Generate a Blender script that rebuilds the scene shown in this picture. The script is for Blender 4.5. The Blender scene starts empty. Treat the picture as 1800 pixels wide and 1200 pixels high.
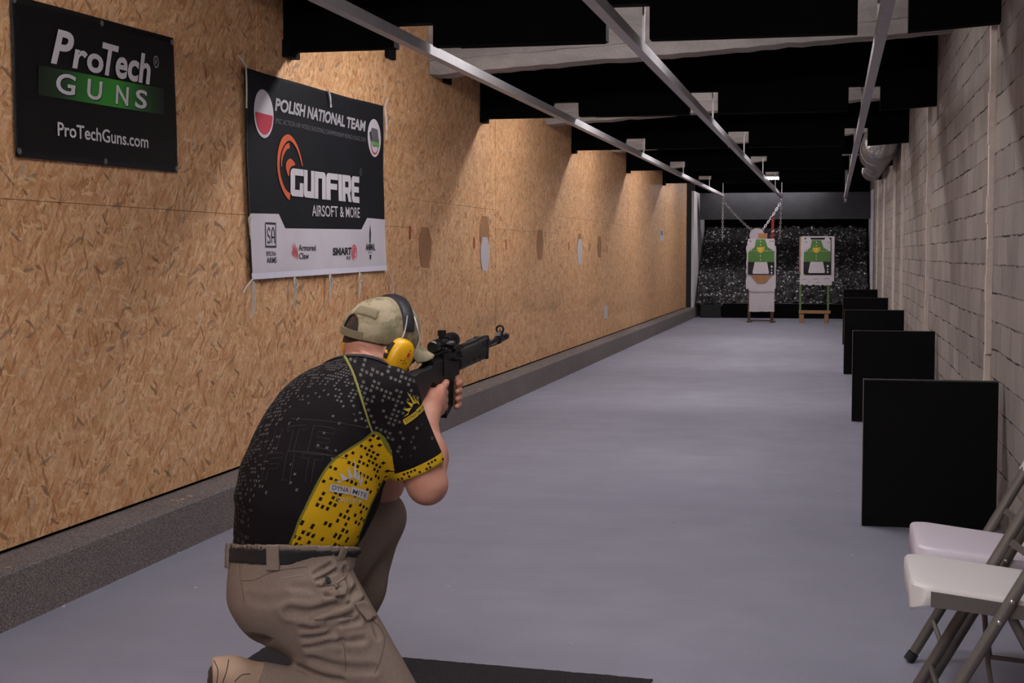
import bpy, bmesh, math, random
import numpy as np
from mathutils import Vector, Matrix
random.seed(7)
rng = np.random.default_rng(11)
scene = bpy.context.scene
COL = scene.collection

# ------------------------------------------------------------------ camera, world, exposure
F_PX = 2550.0
CAM_H = 1.32
PITCH = math.atan(153 / F_PX)
YAW = math.atan(565 / F_PX * math.cos(PITCH))
cam_data = bpy.data.cameras.new('camera')
cam = bpy.data.objects.new('camera', cam_data)
COL.objects.link(cam)
cam.location = (0, 0, CAM_H)
cam.rotation_euler = (math.pi / 2 - PITCH, 0, YAW)
cam_data.sensor_width = 36
cam_data.lens = F_PX / 1800 * 36
cam_data.clip_start = 0.05
scene.camera = cam
world = bpy.data.worlds.new('world')
scene.world = world
world.use_nodes = True
world.node_tree.nodes['Background'].inputs[0].default_value = (0.55, 0.5, 0.5, 1)
world.node_tree.nodes['Background'].inputs[1].default_value = 0.02
vs = scene.view_settings
vs.view_transform = 'Standard'
vs.look = 'None'
vs.exposure = 0.0
vs.gamma = 1
vs.use_curve_mapping = False
scene.cycles.max_bounces = 6
scene.cycles.diffuse_bounces = 4
scene.cycles.sample_clamp_indirect = 4
LAMP_POWER = 10.0
FRONT_LAMP_POWER = 8.0

# photograph point -> place in the range (used to work out where body points and cloth prints lie)
_R = np.array([math.cos(YAW), math.sin(YAW), 0])
_F = np.array([-math.sin(YAW) * math.cos(PITCH), math.cos(YAW) * math.cos(PITCH), -math.sin(PITCH)])
_U = np.cross(_R, _F)
EYE = np.array([0, 0, CAM_H])
def at(x, y, d):
    return EYE + d * (_F + _R * (x - 900) / F_PX - _U * (y - 600) / F_PX)

# ------------------------------------------------------------------ helpers
def lin(h):
    h = h.lstrip('#')
    out = []
    for i in (0, 2, 4):
        v = int(h[i:i + 2], 16) / 255
        out.append(v / 12.92 if v <= 0.04045 else ((v + 0.055) / 1.055) ** 2.4)
    return tuple(out) + (1,)

class NT:
    """small node-tree writer"""
    def __init__(s, name, color='#808080', rough=0.6, metal=0.0, spec=0.5):
        s.m = bpy.data.materials.new(name)
        s.m.use_nodes = True
        s.t = s.m.node_tree
        s.b = s.t.nodes['Principled BSDF']
        s.b.inputs['Base Color'].default_value = lin(color)
        s.b.inputs['Roughness'].default_value = rough
        s.b.inputs['Metallic'].default_value = metal
        s.b.inputs['Specular IOR Level'].default_value = spec
    def n(s, typ, ins=None, **props):
        nd = s.t.nodes.new(typ)
        for k, v in props.items():
            setattr(nd, k, v)
        for k, v in (ins or {}).items():
            if isinstance(v, bpy.types.NodeSocket):
                s.t.links.new(v, nd.inputs[k])
            else:
                nd.inputs[k].default_value = v
        return nd
    def math(s, op, a, b=0.0, clamp=False):
        nd = s.n('ShaderNodeMath', {0: a, 1: b}, operation=op)
        nd.use_clamp = clamp
        return nd.outputs[0]
    def mix(s, fac, a, b, blend='MIX'):
        nd = s.t.nodes.new('ShaderNodeMix')
        nd.data_type = 'RGBA'
        nd.blend_type = blend
        for i, v in ((0, fac), (6, a), (7, b)):
            if isinstance(v, bpy.types.NodeSocket):
                s.t.links.new(v, nd.inputs[i])
            else:
                nd.inputs[i].default_value = lin(v) if isinstance(v, str) else v
        return nd.outputs[2]
    def ramp(s, fac, stops, interp='LINEAR'):
        nd = s.n('ShaderNodeValToRGB', {0: fac})
        cr = nd.color_ramp
        cr.interpolation = interp
        while len(cr.elements) > 1:
            cr.elements.remove(cr.elements[-1])
        for i, (p, c) in enumerate(stops):
            e = cr.elements[0] if i == 0 else cr.elements.new(p)
            e.position = p
            e.color = lin(c) if isinstance(c, str) else (c, c, c, 1)
        return nd.outputs[0]
    def coord(s, which='Object'):
        return s.n('ShaderNodeTexCoord').outputs[which]
    def mapping(s, vec, scale=(1, 1, 1), rot=(0, 0, 0), loc=(0, 0, 0)):
        return s.n('ShaderNodeMapping', {'Vector': vec, 'Scale': scale, 'Rotation': rot, 'Location': loc}).outputs[0]
    def noise(s, vec, scale, detail=3, rough=0.55, out='Fac', dist=0.0):
        return s.n('ShaderNodeTexNoise', {'Vector': vec, 'Scale': scale, 'Detail': detail, 'Roughness': rough, 'Distortion': dist}).outputs[out]
    def vor(s, vec, scale, out='Color', feature='F1', rand=1.0):
        return s.n('ShaderNodeTexVoronoi', {'Vector': vec, 'Scale': scale, 'Randomness': rand}, feature=feature).outputs[out]
    def bump(s, h, strength=0.3, dist=0.01):
        nd = s.n('ShaderNodeBump', {'Height': h, 'Strength': strength, 'Distance': dist})
        s.t.links.new(nd.outputs[0], s.b.inputs['Normal'])
    def base(s, sock):
        s.t.links.new(sock, s.b.inputs['Base Color'])
    def to(s, name, sock):
        s.t.links.new(sock, s.b.inputs[name])

def plain(name, color, rough=0.6, metal=0.0, spec=0.5, vary=0.12, scale=30, bump=0.0):
    t = NT(name, color, rough, metal, spec)
    co = t.coord()
    nz = t.noise(co, scale, 4)
    k = t.ramp(nz, [(0.3, 1 - vary), (0.7, 1.0)])
    t.base(t.mix(1.0, color, k, 'MULTIPLY'))
    if bump:
        t.bump(nz, bump, 0.004)
    return t.m

def wloc(o):
    v = Vector((0, 0, 0))
    while o:
        v += o.location
        o = o.parent
    return v

def tag(o, label=None, cat=None, group=None, kind=None):
    if label: o['label'] = label
    if cat: o['category'] = cat
    if group: o['group'] = group
    if kind: o['kind'] = kind
    return o

def thing(name, loc, label, cat, group=None):
    o = bpy.data.objects.new(name, None)
    o.empty_display_size = 0.1
    COL.objects.link(o)
    o.location = loc
    return tag(o, label, cat, group)

def link_mesh(name, verts, faces, mat, parent=None, smooth=False, origin=None, mats=None, fmat=None):
    verts = np.asarray(verts, float)
    off = np.array(wloc(parent)) if parent else np.array(origin if origin is not None else (0, 0, 0), float)
    me = bpy.data.meshes.new(name)
    me.from_pydata((verts - off).tolist(), [], [tuple(int(i) for i in f) for f in faces])
    for m in (mats or [mat]):
        me.materials.append(m)
    if fmat is not None:
        me.polygons.foreach_set('material_index', np.asarray(fmat, np.int32))
    if smooth:
        me.polygons.foreach_set('use_smooth', [True] * len(me.polygons))
        if smooth != 'all':
            me.set_sharp_from_angle(angle=math.radians(38))
    me.update()
    o = bpy.data.objects.new(name, me)
    COL.objects.link(o)
    if parent:
        o.parent = parent
    else:
        o.location = off
    return o

def frame_of(d):
    d = np.asarray(d, float); d = d / np.linalg.norm(d)
    h = np.array([0, 0, 1.0]) if abs(d[2]) < 0.9 else np.array([1.0, 0, 0])
    a = np.cross(d, h); a /= np.linalg.norm(a)
    return d, a, np.cross(a, d)

class MB:
    def __init__(s):
        s.v = []; s.f = []
    def add(s, v, f):
        o = len(s.v)
        s.v += [tuple(map(float, p)) for p in v]
        s.f += [tuple(i + o for i in q) for q in f]
        return s
    def box(s, lo, hi):
        x0, y0, z0 = lo; x1, y1, z1 = hi
        return s.add([(x0, y0, z0), (x1, y0, z0), (x1, y1, z0), (x0, y1, z0), (x0, y0, z1), (x1, y0, z1), (x1, y1, z1), (x0, y1, z1)],
                     [(0, 3, 2, 1), (4, 5, 6, 7), (0, 1, 5, 4), (1, 2, 6, 5), (2, 3, 7, 6), (3, 0, 4, 7)])
    def bbox(s, lo, hi, r=0.004):
        """box with chamfered edges"""
        bm = bmesh.new()
        bmesh.ops.create_cube(bm, size=1)
        lo = np.array(lo, float); hi = np.array(hi, float)
        for v in bm.verts:
            v.co = Vector((lo + hi) / 2 + np.array(v.co) * (hi - lo))
        bmesh.ops.bevel(bm, geom=bm.edges[:], offset=r, segments=2, affect='EDGES', profile=0.6)
        bm.verts.index_update()
        s.add([v.co for v in bm.verts], [[v.index for v in f.verts] for f in bm.faces])
        bm.free()
        return s
    def obox(s, c, ax, half):
        c = np.asarray(c, float); ax = np.asarray(ax, float)
        v = []
        for z in (-1, 1):
            for x, y in ((-1, -1), (1, -1), (1, 1), (-1, 1)):
                v.append(c + ax[0] * half[0] * x + ax[1] * half[1] * y + ax[2] * half[2] * z)
        return s.add(v, [(0, 3, 2, 1), (4, 5, 6, 7), (0, 1, 5, 4), (1, 2, 6, 5), (2, 3, 7, 6), (3, 0, 4, 7)])
    def tube(s, pts, r, n=10, cap=True, closed=False):
        pts = [np.asarray(p, float) for p in pts]
        rs = r if hasattr(r, '__len__') else [r] * len(pts)
        m = len(pts)
        up = None; v = []; f = []
        for i, p in enumerate(pts):
            if closed:
                d = pts[(i + 1) % m] - pts[i - 1]
            else:
                d = pts[min(i + 1, m - 1)] - pts[max(i - 1, 0)]
            d = d / max(np.linalg.norm(d), 1e-9)
            if up is None:
                _, a, b = frame_of(d)
            else:
                a = up - d * (up @ d); a /= np.linalg.norm(a); b = np.cross(a, d)
            up = a
            for k in range(n):
                t = 2 * math.pi * k / n
                v.append(p + (a * math.cos(t) + b * math.sin(t)) * rs[i])
        for i in range(m if closed else m - 1):
            for k in range(n):
                j = (i + 1) % m
                f.append((i * n + k, i * n + (k + 1) % n, j * n + (k + 1) % n, j * n + k))
        if cap and not closed:
            f.append(tuple(range(n))[::-1])
            f.append(tuple((m - 1) * n + k for k in range(n)))
        return s.add(v, f)
    def lathe(s, p0, axis, prof, n=20):
        """prof: (distance along axis, radius)"""
        d, a, b = frame_of(axis)
        p0 = np.asarray(p0, float)
        v = []; f = []
        for h, r in prof:
            for k in range(n):
                t = 2 * math.pi * k / n
                v.append(p0 + d * h + (a * math.cos(t) + b * math.sin(t)) * max(r, 1e-5))
        m = len(prof)
        for i in range(m - 1):
            for k in range(n):
                f.append((i * n + k, i * n + (k + 1) % n, (i + 1) * n + (k + 1) % n, (i + 1) * n + k))
        f.append(tuple(range(n))[::-1]); f.append(tuple((m - 1) * n + k for k in range(n)))
        return s.add(v, f)
    def prism(s, poly, o, ex, ey, ez, h):
        """2-d polygon in the plane (ex, ey) at o, thickened by h along ez"""
        o, ex, ey, ez = (np.asarray(q, float) for q in (o, ex, ey, ez))
        n = len(poly)
        v = [o + ex * p[0] + ey * p[1] for p in poly] + [o + ex * p[0] + ey * p[1] + ez * h for p in poly]
        f = [tuple(range(n))[::-1], tuple(range(n, 2 * n))] + [(i, (i + 1) % n, n + (i + 1) % n, n + i) for i in range(n)]
        return s.add(v, f)
    def build(s, name, mat, parent=None, smooth=False, origin=None):
        return link_mesh(name, s.v, s.f, mat, parent, smooth, origin)

_text_cache = {}
def text2d(txt, height, bold=0.0, shear=0.0, width=None, space=1.0):
    """flat lettering: (n,2) verts with the baseline at 0, cap height scaled to height; faces"""
    key = (txt, bold, shear, space)
    if key not in _text_cache:
        def conv(t):
            cu = bpy.data.curves.new('lettering', 'FONT')
            cu.body = t; cu.size = 1; cu.offset = bold; cu.shear = shear; cu.space_character = space
            cu.resolution_u = 4
            ob = bpy.data.objects.new('lettering', cu)
            COL.objects.link(ob)
            dg = bpy.context.evaluated_depsgraph_get()
            me = bpy.data.meshes.new_from_object(ob.evaluated_get(dg))
            v = np.array([p.co[:2] for p in me.vertices]); f = [tuple(p.vertices) for p in me.polygons]
            bpy.data.objects.remove(ob); bpy.data.meshes.remove(me); bpy.data.curves.remove(cu)
            return v, f
        cap = conv('H')[0][:, 1]
        v, f = conv(txt)
        _text_cache[key] = (v - np.array([v[:, 0].min(), cap.min()]), f, cap.max() - cap.min())
    v, f, cap = _text_cache[key]
    v = v * (height / cap)
    if width is not None:
        v = v * np.array([width / v[:, 0].max(), 1])
    return v.copy(), f

def ngon_circle(cx, cy, rx, ry=None, n=40, a0=0, a1=2 * math.pi):
    ry = ry or rx
    return [(cx + rx * math.cos(a0 + (a1 - a0) * i / n), cy + ry * math.sin(a0 + (a1 - a0) * i / n)) for i in range(n)]

def ribbon(path, widths):
    """flat stroke of varying width along a 2-d path -> verts, faces"""
    p = np.array(path, float); w = np.array(widths, float) if hasattr(widths, '__len__') else np.full(len(p), widths)
    t = np.gradient(p, axis=0); t /= np.linalg.norm(t, axis=1)[:, None]
    nrm = np.stack([-t[:, 1], t[:, 0]], 1)
    v = np.concatenate([p + nrm * w[:, None] / 2, p - nrm * w[:, None] / 2])
    n = len(p)
    return v, [(i, i + 1, n + i + 1, n + i) for i in range(n - 1)]

def smooth_path(pts, n=8, closed=False):
    """Catmull-Rom"""
    p = np.array(pts, float)
    if closed:
        q = np.concatenate([p[-1:], p, p[:2]])
    else:
        q = np.concatenate([2 * p[:1] - p[1:2], p, 2 * p[-1:] - p[-2:-1]])
    out = []
    for i in range(1, len(q) - 2):
        for k in range(n):
            t = k / n
            out.append(0.5 * (2 * q[i] + (q[i + 1] - q[i - 1]) * t + (2 * q[i - 1] - 5 * q[i] + 4 * q[i + 1] - q[i + 2]) * t * t
                              + (3 * q[i] - q[i - 1] - 3 * q[i + 1] + q[i + 2]) * t ** 3))
    if not closed:
        out.append(p[-1])
    return np.array(out)

# ------------------------------------------------------------------ materials of the room
def osb_material():
    t = NT('strand board', rough=0.62, spec=0.3)
    co = t.coord()
    yz = t.n('ShaderNodeSeparateXYZ', {0: co})
    v = t.n('ShaderNodeCombineXYZ', {0: yz.outputs[1], 1: yz.outputs[2], 2: 0.0}).outputs[0]
    wob = t.noise(v, 5, 2, out='Color')
    v = t.n('ShaderNodeVectorMath', {0: v, 1: t.n('ShaderNodeVectorMath', {0: wob, 1: (0.06, 0.06, 0)}, operation='MULTIPLY').outputs[0]}, operation='ADD').outputs[0]
    stops = [(0.0, '#a8734c'), (0.09, '#bd8a62'), (0.3, '#cb9b74'), (0.55, '#d1a47d'), (0.8, '#d9b08b'), (0.94, '#e4c09e'), (1.0, '#b59c86')]
    col = None; hgt = None
    for i, (ang, sx, sy) in enumerate(((0.2, 9, 44), (1.05, 13, 52), (-0.5, 10, 48), (1.75, 13, 50), (-1.1, 11, 60), (0.6, 12, 52), (2.4, 13, 58), (-0.1, 10, 50), (1.35, 14, 70), (-0.8, 13, 70))):
        rv = t.mapping(v, (1, 1, 1), (0, 0, ang))
        m = t.mapping(rv, (sx, sy, 1), loc=(i * 3.1, i * 1.7, 0))
        cell = t.vor(m, 1.0)
        sep = t.n('ShaderNodeSeparateColor', {0: cell})
        c = t.ramp(sep.outputs[0], stops)
        if col is None:
            col, hgt = c, sep.outputs[1]
        else:
            msk = t.math('GREATER_THAN', sep.outputs[1], 0.62)
            col = t.mix(t.math('MULTIPLY', msk, 0.9), col, c)
            hgt = t.mix(msk, hgt, sep.outputs[2])
    # reddish and ochre drifts
    dr = t.noise(t.mapping(v, (1, 1.6, 1), loc=(4, 2, 0)), 7, 4, out='Color')
    drs = t.n('ShaderNodeSeparateColor', {0: dr})
    col = t.mix(t.ramp(drs.outputs[0], [(0.52, 0.0), (0.7, 0.45)]), col, '#b07650')
    col = t.mix(t.ramp(drs.outputs[1], [(0.55, 0.0), (0.72, 0.5)]), col, '#b4925c')
    # dark knots and slivers
    for ang, sx, sy, thr, c, am in ((0.5, 16, 70, 0.988, '#5f4a3c', 0.65), (-0.35, 13, 60, 0.985, '#77685c', 0.6), (1.2, 15, 64, 0.988, '#8a4f30', 0.6), (-1.0, 22, 110, 0.985, '#6b4a34', 0.6), (0.15, 18, 95, 0.98, '#e0c29c', 0.6), (1.9, 18, 95, 0.98, '#e0c29c', 0.5)):
        m = t.mapping(t.mapping(v, (1, 1, 1), (0, 0, ang)), (sx, sy, 1), loc=(ang * 9, 5, 0))
        sl = t.n('ShaderNodeSeparateColor', {0: t.vor(m, 1.0)})
        col = t.mix(t.math('MULTIPLY', t.math('GREATER_THAN', sl.outputs[0], thr), am), col, c)
    fine = t.math('MULTIPLY', t.math('ADD', t.noise(t.mapping(t.mapping(v, (1, 1, 1), (0, 0, 0.5)), (22, 130, 1)), 1.0, 3), t.noise(t.mapping(t.mapping(v, (1, 1, 1), (0, 0, -0.9)), (22, 130, 1)), 1.0, 3)), 0.5)
    col = t.mix(0.6, col, t.ramp(fine, [(0.36, 0.62), (0.5, 1.0), (0.64, 1.15)]), 'MULTIPLY')
    big = t.noise(v, 0.8, 3)
    col = t.mix(0.5, col, t.ramp(big, [(0.3, 0.85), (0.7, 1.0)]), 'MULTIPLY')
    # grey scuffs low down the far boards (dirt)
    sc = t.noise(t.mapping(v, (0.35, 2.2, 1)), 1.3, 4)
    zz = t.math('SUBTRACT', 1.0, t.math('ABSOLUTE', t.math('DIVIDE', t.math('SUBTRACT', yz.outputs[2], 0.72), 0.3)), clamp=True)
    far = t.math('GREATER_THAN', yz.outputs[1], 12.0)
    scf = t.math('MULTIPLY', t.math('MULTIPLY', t.ramp(sc, [(0.5, 0.0), (0.68, 0.45)]), zz), far)
    col = t.mix(scf, col, '#6a5a4c')
    t.base(t.mix(1.0, col, (1.03, 1.0, 0.88, 1), 'MULTIPLY'))
    t.bump(hgt, 0.25, 0.004)
    return t.m

def block_material():
    t = NT('painted concrete blocks', rough=0.85, spec=0.25)
    co = t.coord()
    s = t.n('ShaderNodeSeparateXYZ', {0: co})
    v = t.n('ShaderNodeCombineXYZ', {0: s.outputs[1], 1: s.outputs[2], 2: 0.0}).outputs[0]
    wob = t.noise(v, 3.0, 3, out='Color')
    vv = t.n('ShaderNodeVectorMath', {0: v, 1: t.n('ShaderNodeVectorMath', {0: wob, 1: (0.03, 0.03, 0)}, operation='MULTIPLY').outputs[0]}, operation='ADD').outputs[0]
    br = t.n('ShaderNodeTexBrick', {'Vector': vv, 'Color1': lin('#b0a59c'), 'Color2': lin('#877d77'), 'Mortar': lin('#8a7d74'), 'Scale': 1.0,
                                    'Mortar Size': 0.006, 'Mortar Smooth': 0.5, 'Bias': 0.0, 'Brick Width': 0.40, 'Row Height': 0.142})
    big = t.noise(v, 2.2, 5)
    col = t.mix(0.42, br.outputs[0], t.ramp(big, [(0.3, '#7d746f'), (0.5, '#a0958c'), (0.75, '#b7a99d')]))
    # open joints: dark where mortar has fallen out
    gap = t.math('MULTIPLY', br.outputs[1], t.ramp(t.noise(v, 4.0, 3), [(0.49, 0.0), (0.57, 1.0)]))
    col = t.mix(gap, col, '#2c2522')
    fine = t.noise(v, 60, 4)
    col = t.mix(0.3, col, t.ramp(fine, [(0.3, 0.7), (0.7, 1.1)]), 'MULTIPLY')
    t.base(t.mix(1.0, col, (0.82, 0.84, 0.865, 1), 'MULTIPLY'))
    h = t.math('SUBTRACT', t.math('MULTIPLY', fine, 0.25), br.outputs[1])
    t.bump(h, 0.6, 0.012)
    return t.m

def floor_material():
    t = NT('painted concrete floor', rough=0.65, spec=0.2)
    co = t.coord()
    a = t.noise(t.mapping(co, (1, 0.5, 1)), 1.2, 4)
    b = t.noise(t.mapping(co, (0.4, 3, 1)), 2.0, 3)
    col = t.ramp(a, [(0.3, '#828391'), (0.7, '#8c8d9b')])
    col = t.mix(0.5, col, t.ramp(b, [(0.35, 0.93), (0.65, 1.0)]), 'MULTIPLY')
    sp = t.noise(co, 90, 2)
    col = t.mix(0.25, col, t.ramp(sp, [(0.3, 0.8), (0.7, 1.05)]), 'MULTIPLY')
    t.base(col)
    t.to('Roughness', t.ramp(t.noise(co, 3, 4), [(0.3, 0.58), (0.7, 0.75)]))
    t.bump(t.noise(co, 60, 3), 0.06, 0.003)
    return t.m

def curb_material():
    t = NT('speckled rubber kerb', rough=0.9, spec=0.2)
    co = t.coord()
    a = t.noise(co, 140, 2, 0.7)
    b = t.noise(co, 2.0, 4)
    col = t.ramp(a, [(0.32, '#4b4544'), (0.5, '#6b6462'), (0.66, '#8f8682')])
    col = t.mix(0.6, col, t.ramp(b, [(0.3, 0.82), (0.7, 1.0)]), 'MULTIPLY')
    t.base(col)
    t.bump(a, 0.5, 0.004)
    return t.m

def concrete_material(name, c0, c1):
    t = NT(name, rough=0.9, spec=0.2)
    co = t.coord()
    a = t.noise(t.mapping(co, (0.6, 2, 2)), 3.0, 5)
    b = t.noise(co, 50, 3)
    col = t.ramp(a, [(0.3, c0), (0.7, c1)])
    col = t.mix(0.3, col, t.ramp(b, [(0.3, 0.7), (0.65, 1.05)]), 'MULTIPLY')
    t.base(col)
    t.bump(b, 0.4, 0.01)
    return t.m

def felt_material():
    t = NT('black felt', rough=1.0, spec=0.05)
    t.base(t.ramp(t.noise(t.coord(), 200, 3), [(0.3, '#050505'), (0.7, '#0b0b0b')]))
    return t.m

def granulate_material():
    t = NT('rubber granulate', rough=0.7, spec=0.4)
    co = t.coord()
    sep = t.n('ShaderNodeSeparateColor', {0: t.vor(co, 34.0)})
    col = t.ramp(sep.outputs[0], [(0.0, '#0a0a0c'), (0.6, '#151417'), (0.84, '#2a282b'), (0.93, '#5b585c'), (0.97, '#a8a4a6'), (1.0, '#d8d4d4')])
    low = t.n('ShaderNodeSeparateXYZ', {0: co}).outputs[2]
    t.base(col)
    t.bump(sep.outputs[1], 0.8, 0.03)
    return t.m

M_OSB = osb_material()
M_BLOCK = block_material()
M_FLOOR = floor_material()
M_CURB = curb_material()
M_CEIL = concrete_material('ceiling concrete', '#8f8a88', '#b5afac')
M_BEAM = concrete_material('beam concrete', '#8d8784', '#b0aaa6')
M_FELT = felt_material()
M_RUB = plain('grey rubber sheet', '#333336', 0.9, spec=0.2, vary=0.25, scale=4)
M_GRAN = granulate_material()
M_BLACK = plain('black board', '#060607', 0.8, spec=0.12, vary=0.4, scale=12)
M_EDGE = plain('worn board edge', '#8a7a6a', 0.8, vary=0.3)
M_STEEL = plain('rail steel', '#bab8ba', 0.42, 0.45, vary=0.15, scale=15)
M_GALV = plain('galvanised chain', '#c9c9cc', 0.35, 0.8, vary=0.2)
M_WPAINT = plain('white paint', '#d4d2d6', 0.6, vary=0.1, scale=6)
M_FOAM = plain('pale joint filler', '#d6c8bd', 0.9, vary=0.15, scale=20, bump=0.4)
M_DARKGAP = plain('dark gap', '#0a0806', 1.0, spec=0.0)

# ------------------------------------------------------------------ the room
XL, XR = -2.99, 0.80
Y0, YE = -3.0, 30.5
XC = -2.82            # kerb face
ZC = 0.21
BAF_Y = [7.65, 12.25, 16.72, 21.3, 25.95]
BAF_Z = [2.445, 2.49, 2.53, 2.55, 2.585]
BEAM_Y = [6.1, 10.62, 15.2, 19.8, 24.4, 28.9]
def roof(x, y=0): return 3.06 + 0.055 * (x - XL) * 0.9 + 0.004 * max(y, 0)

tag(MB().box((XL - 0.2, Y0, -0.2), (XR + 0.2, 34.5, 0.0)).build('floor', M_FLOOR), kind='structure')
b = MB()
zl0, zl1 = roof(XL, 0), roof(XR, 0)
zr0, zr1 = roof(XL, 34), roof(XR, 34)
b.add([(XL - .2, Y0, zl0), (XR + .2, Y0, zl1), (XR + .2, 34.5, zr1), (XL - .2, 34.5, zr0),
       (XL - .2, Y0, zl0 + .2), (XR + .2, Y0, zl1 + .2), (XR + .2, 34.5, zr1 + .2), (XL - .2, 34.5, zr0 + .2)],
      [(0, 3, 2, 1), (4, 5, 6, 7), (0, 1, 5, 4), (1, 2, 6, 5), (2, 3, 7, 6), (3, 0, 4, 7)])
tag(b.build('ceiling', M_CEIL), kind='structure')

# left wall: strand boards with open joints over a dark backing
b = MB()
def board(y0, y1, z0, z1):
    g, k = 0.0022, 0.0011
    b.box((XL - 0.018, y0 + g, z0 + k), (XL + rng.uniform(-0.002, 0.0015), y1 - g, z1 - k))
ZB, ZT = 0.225, 3.35
for y0, y1, zs in ((Y0, 1.5, (1.52,)), (1.5, 7.27, (1.525,)), (7.27, 10.1, (1.515,)), (10.1, 12.83, (1.72,)), (12.83, 15.84, (1.55,)),
                   (15.84, 18.63, (1.745,)), (18.63, 21.5, (1.74,)), (21.5, 24.4, (1.725,)), (24.4, 26.3, (1.50,)), (26.3, 30.3, (1.49, 2.1))):
    zz = [ZB] + list(zs) + [ZT]
    for a, c in zip(zz[:-1], zz[1:]):
        board(y0, y1, a, c)
tag(b.build('wall_left', M_OSB), kind='structure')
tag(MB().box((XL - 0.12, Y0, 0.0), (XL - 0.019, 30.3, ZT)).build('wall_backing', M_DARKGAP), kind='structure')
# right wall with protruding vertical joints
tag(MB().box((XR, Y0, 0.0), (XR + 0.2, 34.5, 3.6)).build('wall_right', M_BLOCK), kind='structure')
for i, y in enumerate((3.0, 7.85, 12.9, 17.7, 20.1, 24.2, 27.7)):
    m = MB(); n = 26
    for k in range(n):
        z0, z1 = 3.5 * k / n, 3.5 * (k + 1) / n
        j = rng.uniform(-0.012, 0.012)
        w = 0.028 + rng.uniform(-0.008, 0.008)
        m.box((XR - 0.026 - rng.uniform(0, 0.008), y + j - w, z0), (XR + 0.02, y + j + w, z1))
    tag(m.build('trim_%d' % (i + 1), M_FOAM), kind='structure')
# kerb along the left wall
prof = [(XL - 0.1, 0), (XC, 0), (XC, ZC - 0.015), (XC - 0.012, ZC), (XL - 0.1, ZC)]
tag(MB().prism(prof, (0, Y0, 0), (1, 0, 0), (0, 0, 1), (0, 1, 0), YE + 0.1 - Y0).build('baseboard_left', M_CURB), kind='structure')
# walls behind the camera and behind the bullet trap
tag(MB().box((XL - 0.2, Y0 - 0.2, 0), (XR + 0.2, Y0, 3.6)).build('wall_back', concrete_material('plain wall', '#8f8880', '#a39b92')), kind='structure')
tag(MB().box((XL - 0.2, 34.4, 0), (XR + 0.2, 34.6, 3.6)).build('wall_front', M_FELT), kind='structure')

# concrete beams across the ceiling
for i, y in enumerate(BEAM_Y):
    zl, zr = 2.665 + 0.006 * max(0, y - 10), 2.885 + 0.006 * max(0, y - 10)
    m = MB(); n = 40
    w = 0.26
    vs_ = []
    for k in range(n + 1):
        x = XL + (XR - XL) * k / n
        z = zl + (zr - zl) * k / n
        e = rng.uniform(-0.008, 0.008, 3)
        vs_ += [(x, y + e[2], z + 0.105 + e[0]), (x, y + 0.012, z + 0.1 + e[0]), (x, y + 0.012 + e[1], z + e[1]), (x, y + w, z + e[1]), (x, y + w, z + 0.5), (x, y, z + 0.5)]
    fs = []
    for k in range(n):
        for j in range(6):
            fs.append((k * 6 + j, k * 6 + (j + 1) % 6, (k + 1) * 6 + (j + 1) % 6, (k + 1) * 6 + j))
    m.add(vs_, fs)
    tag(m.build('trim_%d' % (20 + i), M_BEAM), kind='structure')

# black felt baffles hung across the range, notched for the rails
NOTCH = [(-2.24, 0.11, 0.125), (-1.07, 0.115, 0.185), (0.23, 0.125, 0.20)]
for i, (y, z) in enumerate(zip(BAF_Y, BAF_Z)):
    names = ['nearest to the camera, over the banners', 'second from the camera, behind the first concrete beam', 'third from the camera',
             'fourth from the camera, under the silver duct', 'last before the dark end of the range']
    root = thing('sound_baffle', (-1.1, y, z), 'black felt ceiling baffle with rail notches, ' + names[i], 'baffle', 'black ceiling baffles')
    poly = [(XL, 0.0)]
    for cx, hw, h in NOTCH:
        poly += [(cx - hw, 0.0), (cx - hw, h), (cx + hw, h), (cx + hw, 0.0)]
    poly += [(XR, 0.03), (XR, roof(XR, y) - z - 0.025), (XL, roof(XL, y) - z - 0.025)]
    MB().prism(poly, (0, y + 0.10, z), (1, 0, 0), (0, 0, 1), (0, -1, 0), 0.10).build('panel', M_FELT, root)
    MB().box((XL + 0.001, y - 0.02, z - 0.035), (XL + 0.05, y + 0.13, z + 0.06)).build('bracket', M_BLACK, root)
    MB().box((-2.0, y + 0.10, z - 0.003), (-1.2, y + 0.112, z + 0.02)).build('lower_edge_batten', M_BLACK, root)

# fluorescent ceiling lamps behind the baffles
def lamp(y, z, x0, x1, label, power):
    root = thing('ceiling_light', ((x0 + x1) / 2, y, z), label, 'ceiling light', 'fluorescent lamps between the baffles')
    MB().bbox((x0, y - 0.09, z + 0.03), (x1, y + 0.09, z + 0.09)).build('housing', M_WPAINT, root)
    t = NT('glowing lamp tube', '#ffffff')
    t.b.inputs['Emission Color'].default_value = (1.0, 0.945, 0.965, 1)
    t.b.inputs['Emission Strength'].default_value = power
    for s in (-1, 1):
        MB().tube([(x0 + 0.03, y + s * 0.045, z), (x1 - 0.03, y + s * 0.045, z)], 0.018, 10).build('lamp_tube', t.m, root, True)
    for x in (x0, x1 - 0.03):
        MB().box((x, y - 0.07, z - 0.025), (x + 0.03, y + 0.07, z + 0.03)).build('end_cap', M_WPAINT, root)
LPOS = [(-1.6, 'farthest behind the camera', 1), (1.0, 'above the camera', 1), (3.7, 'over the kneeling shooter', 1), (8.30, 'behind the baffle over the banners', 0), (12.9, 'behind the second baffle', 0),
        (17.4, 'behind the third baffle', 0), (21.95, 'behind the fourth baffle', 0), (26.75, 'behind the last baffle', 0), (30.9, 'over the rubber bullet trap', 0)]
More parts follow.
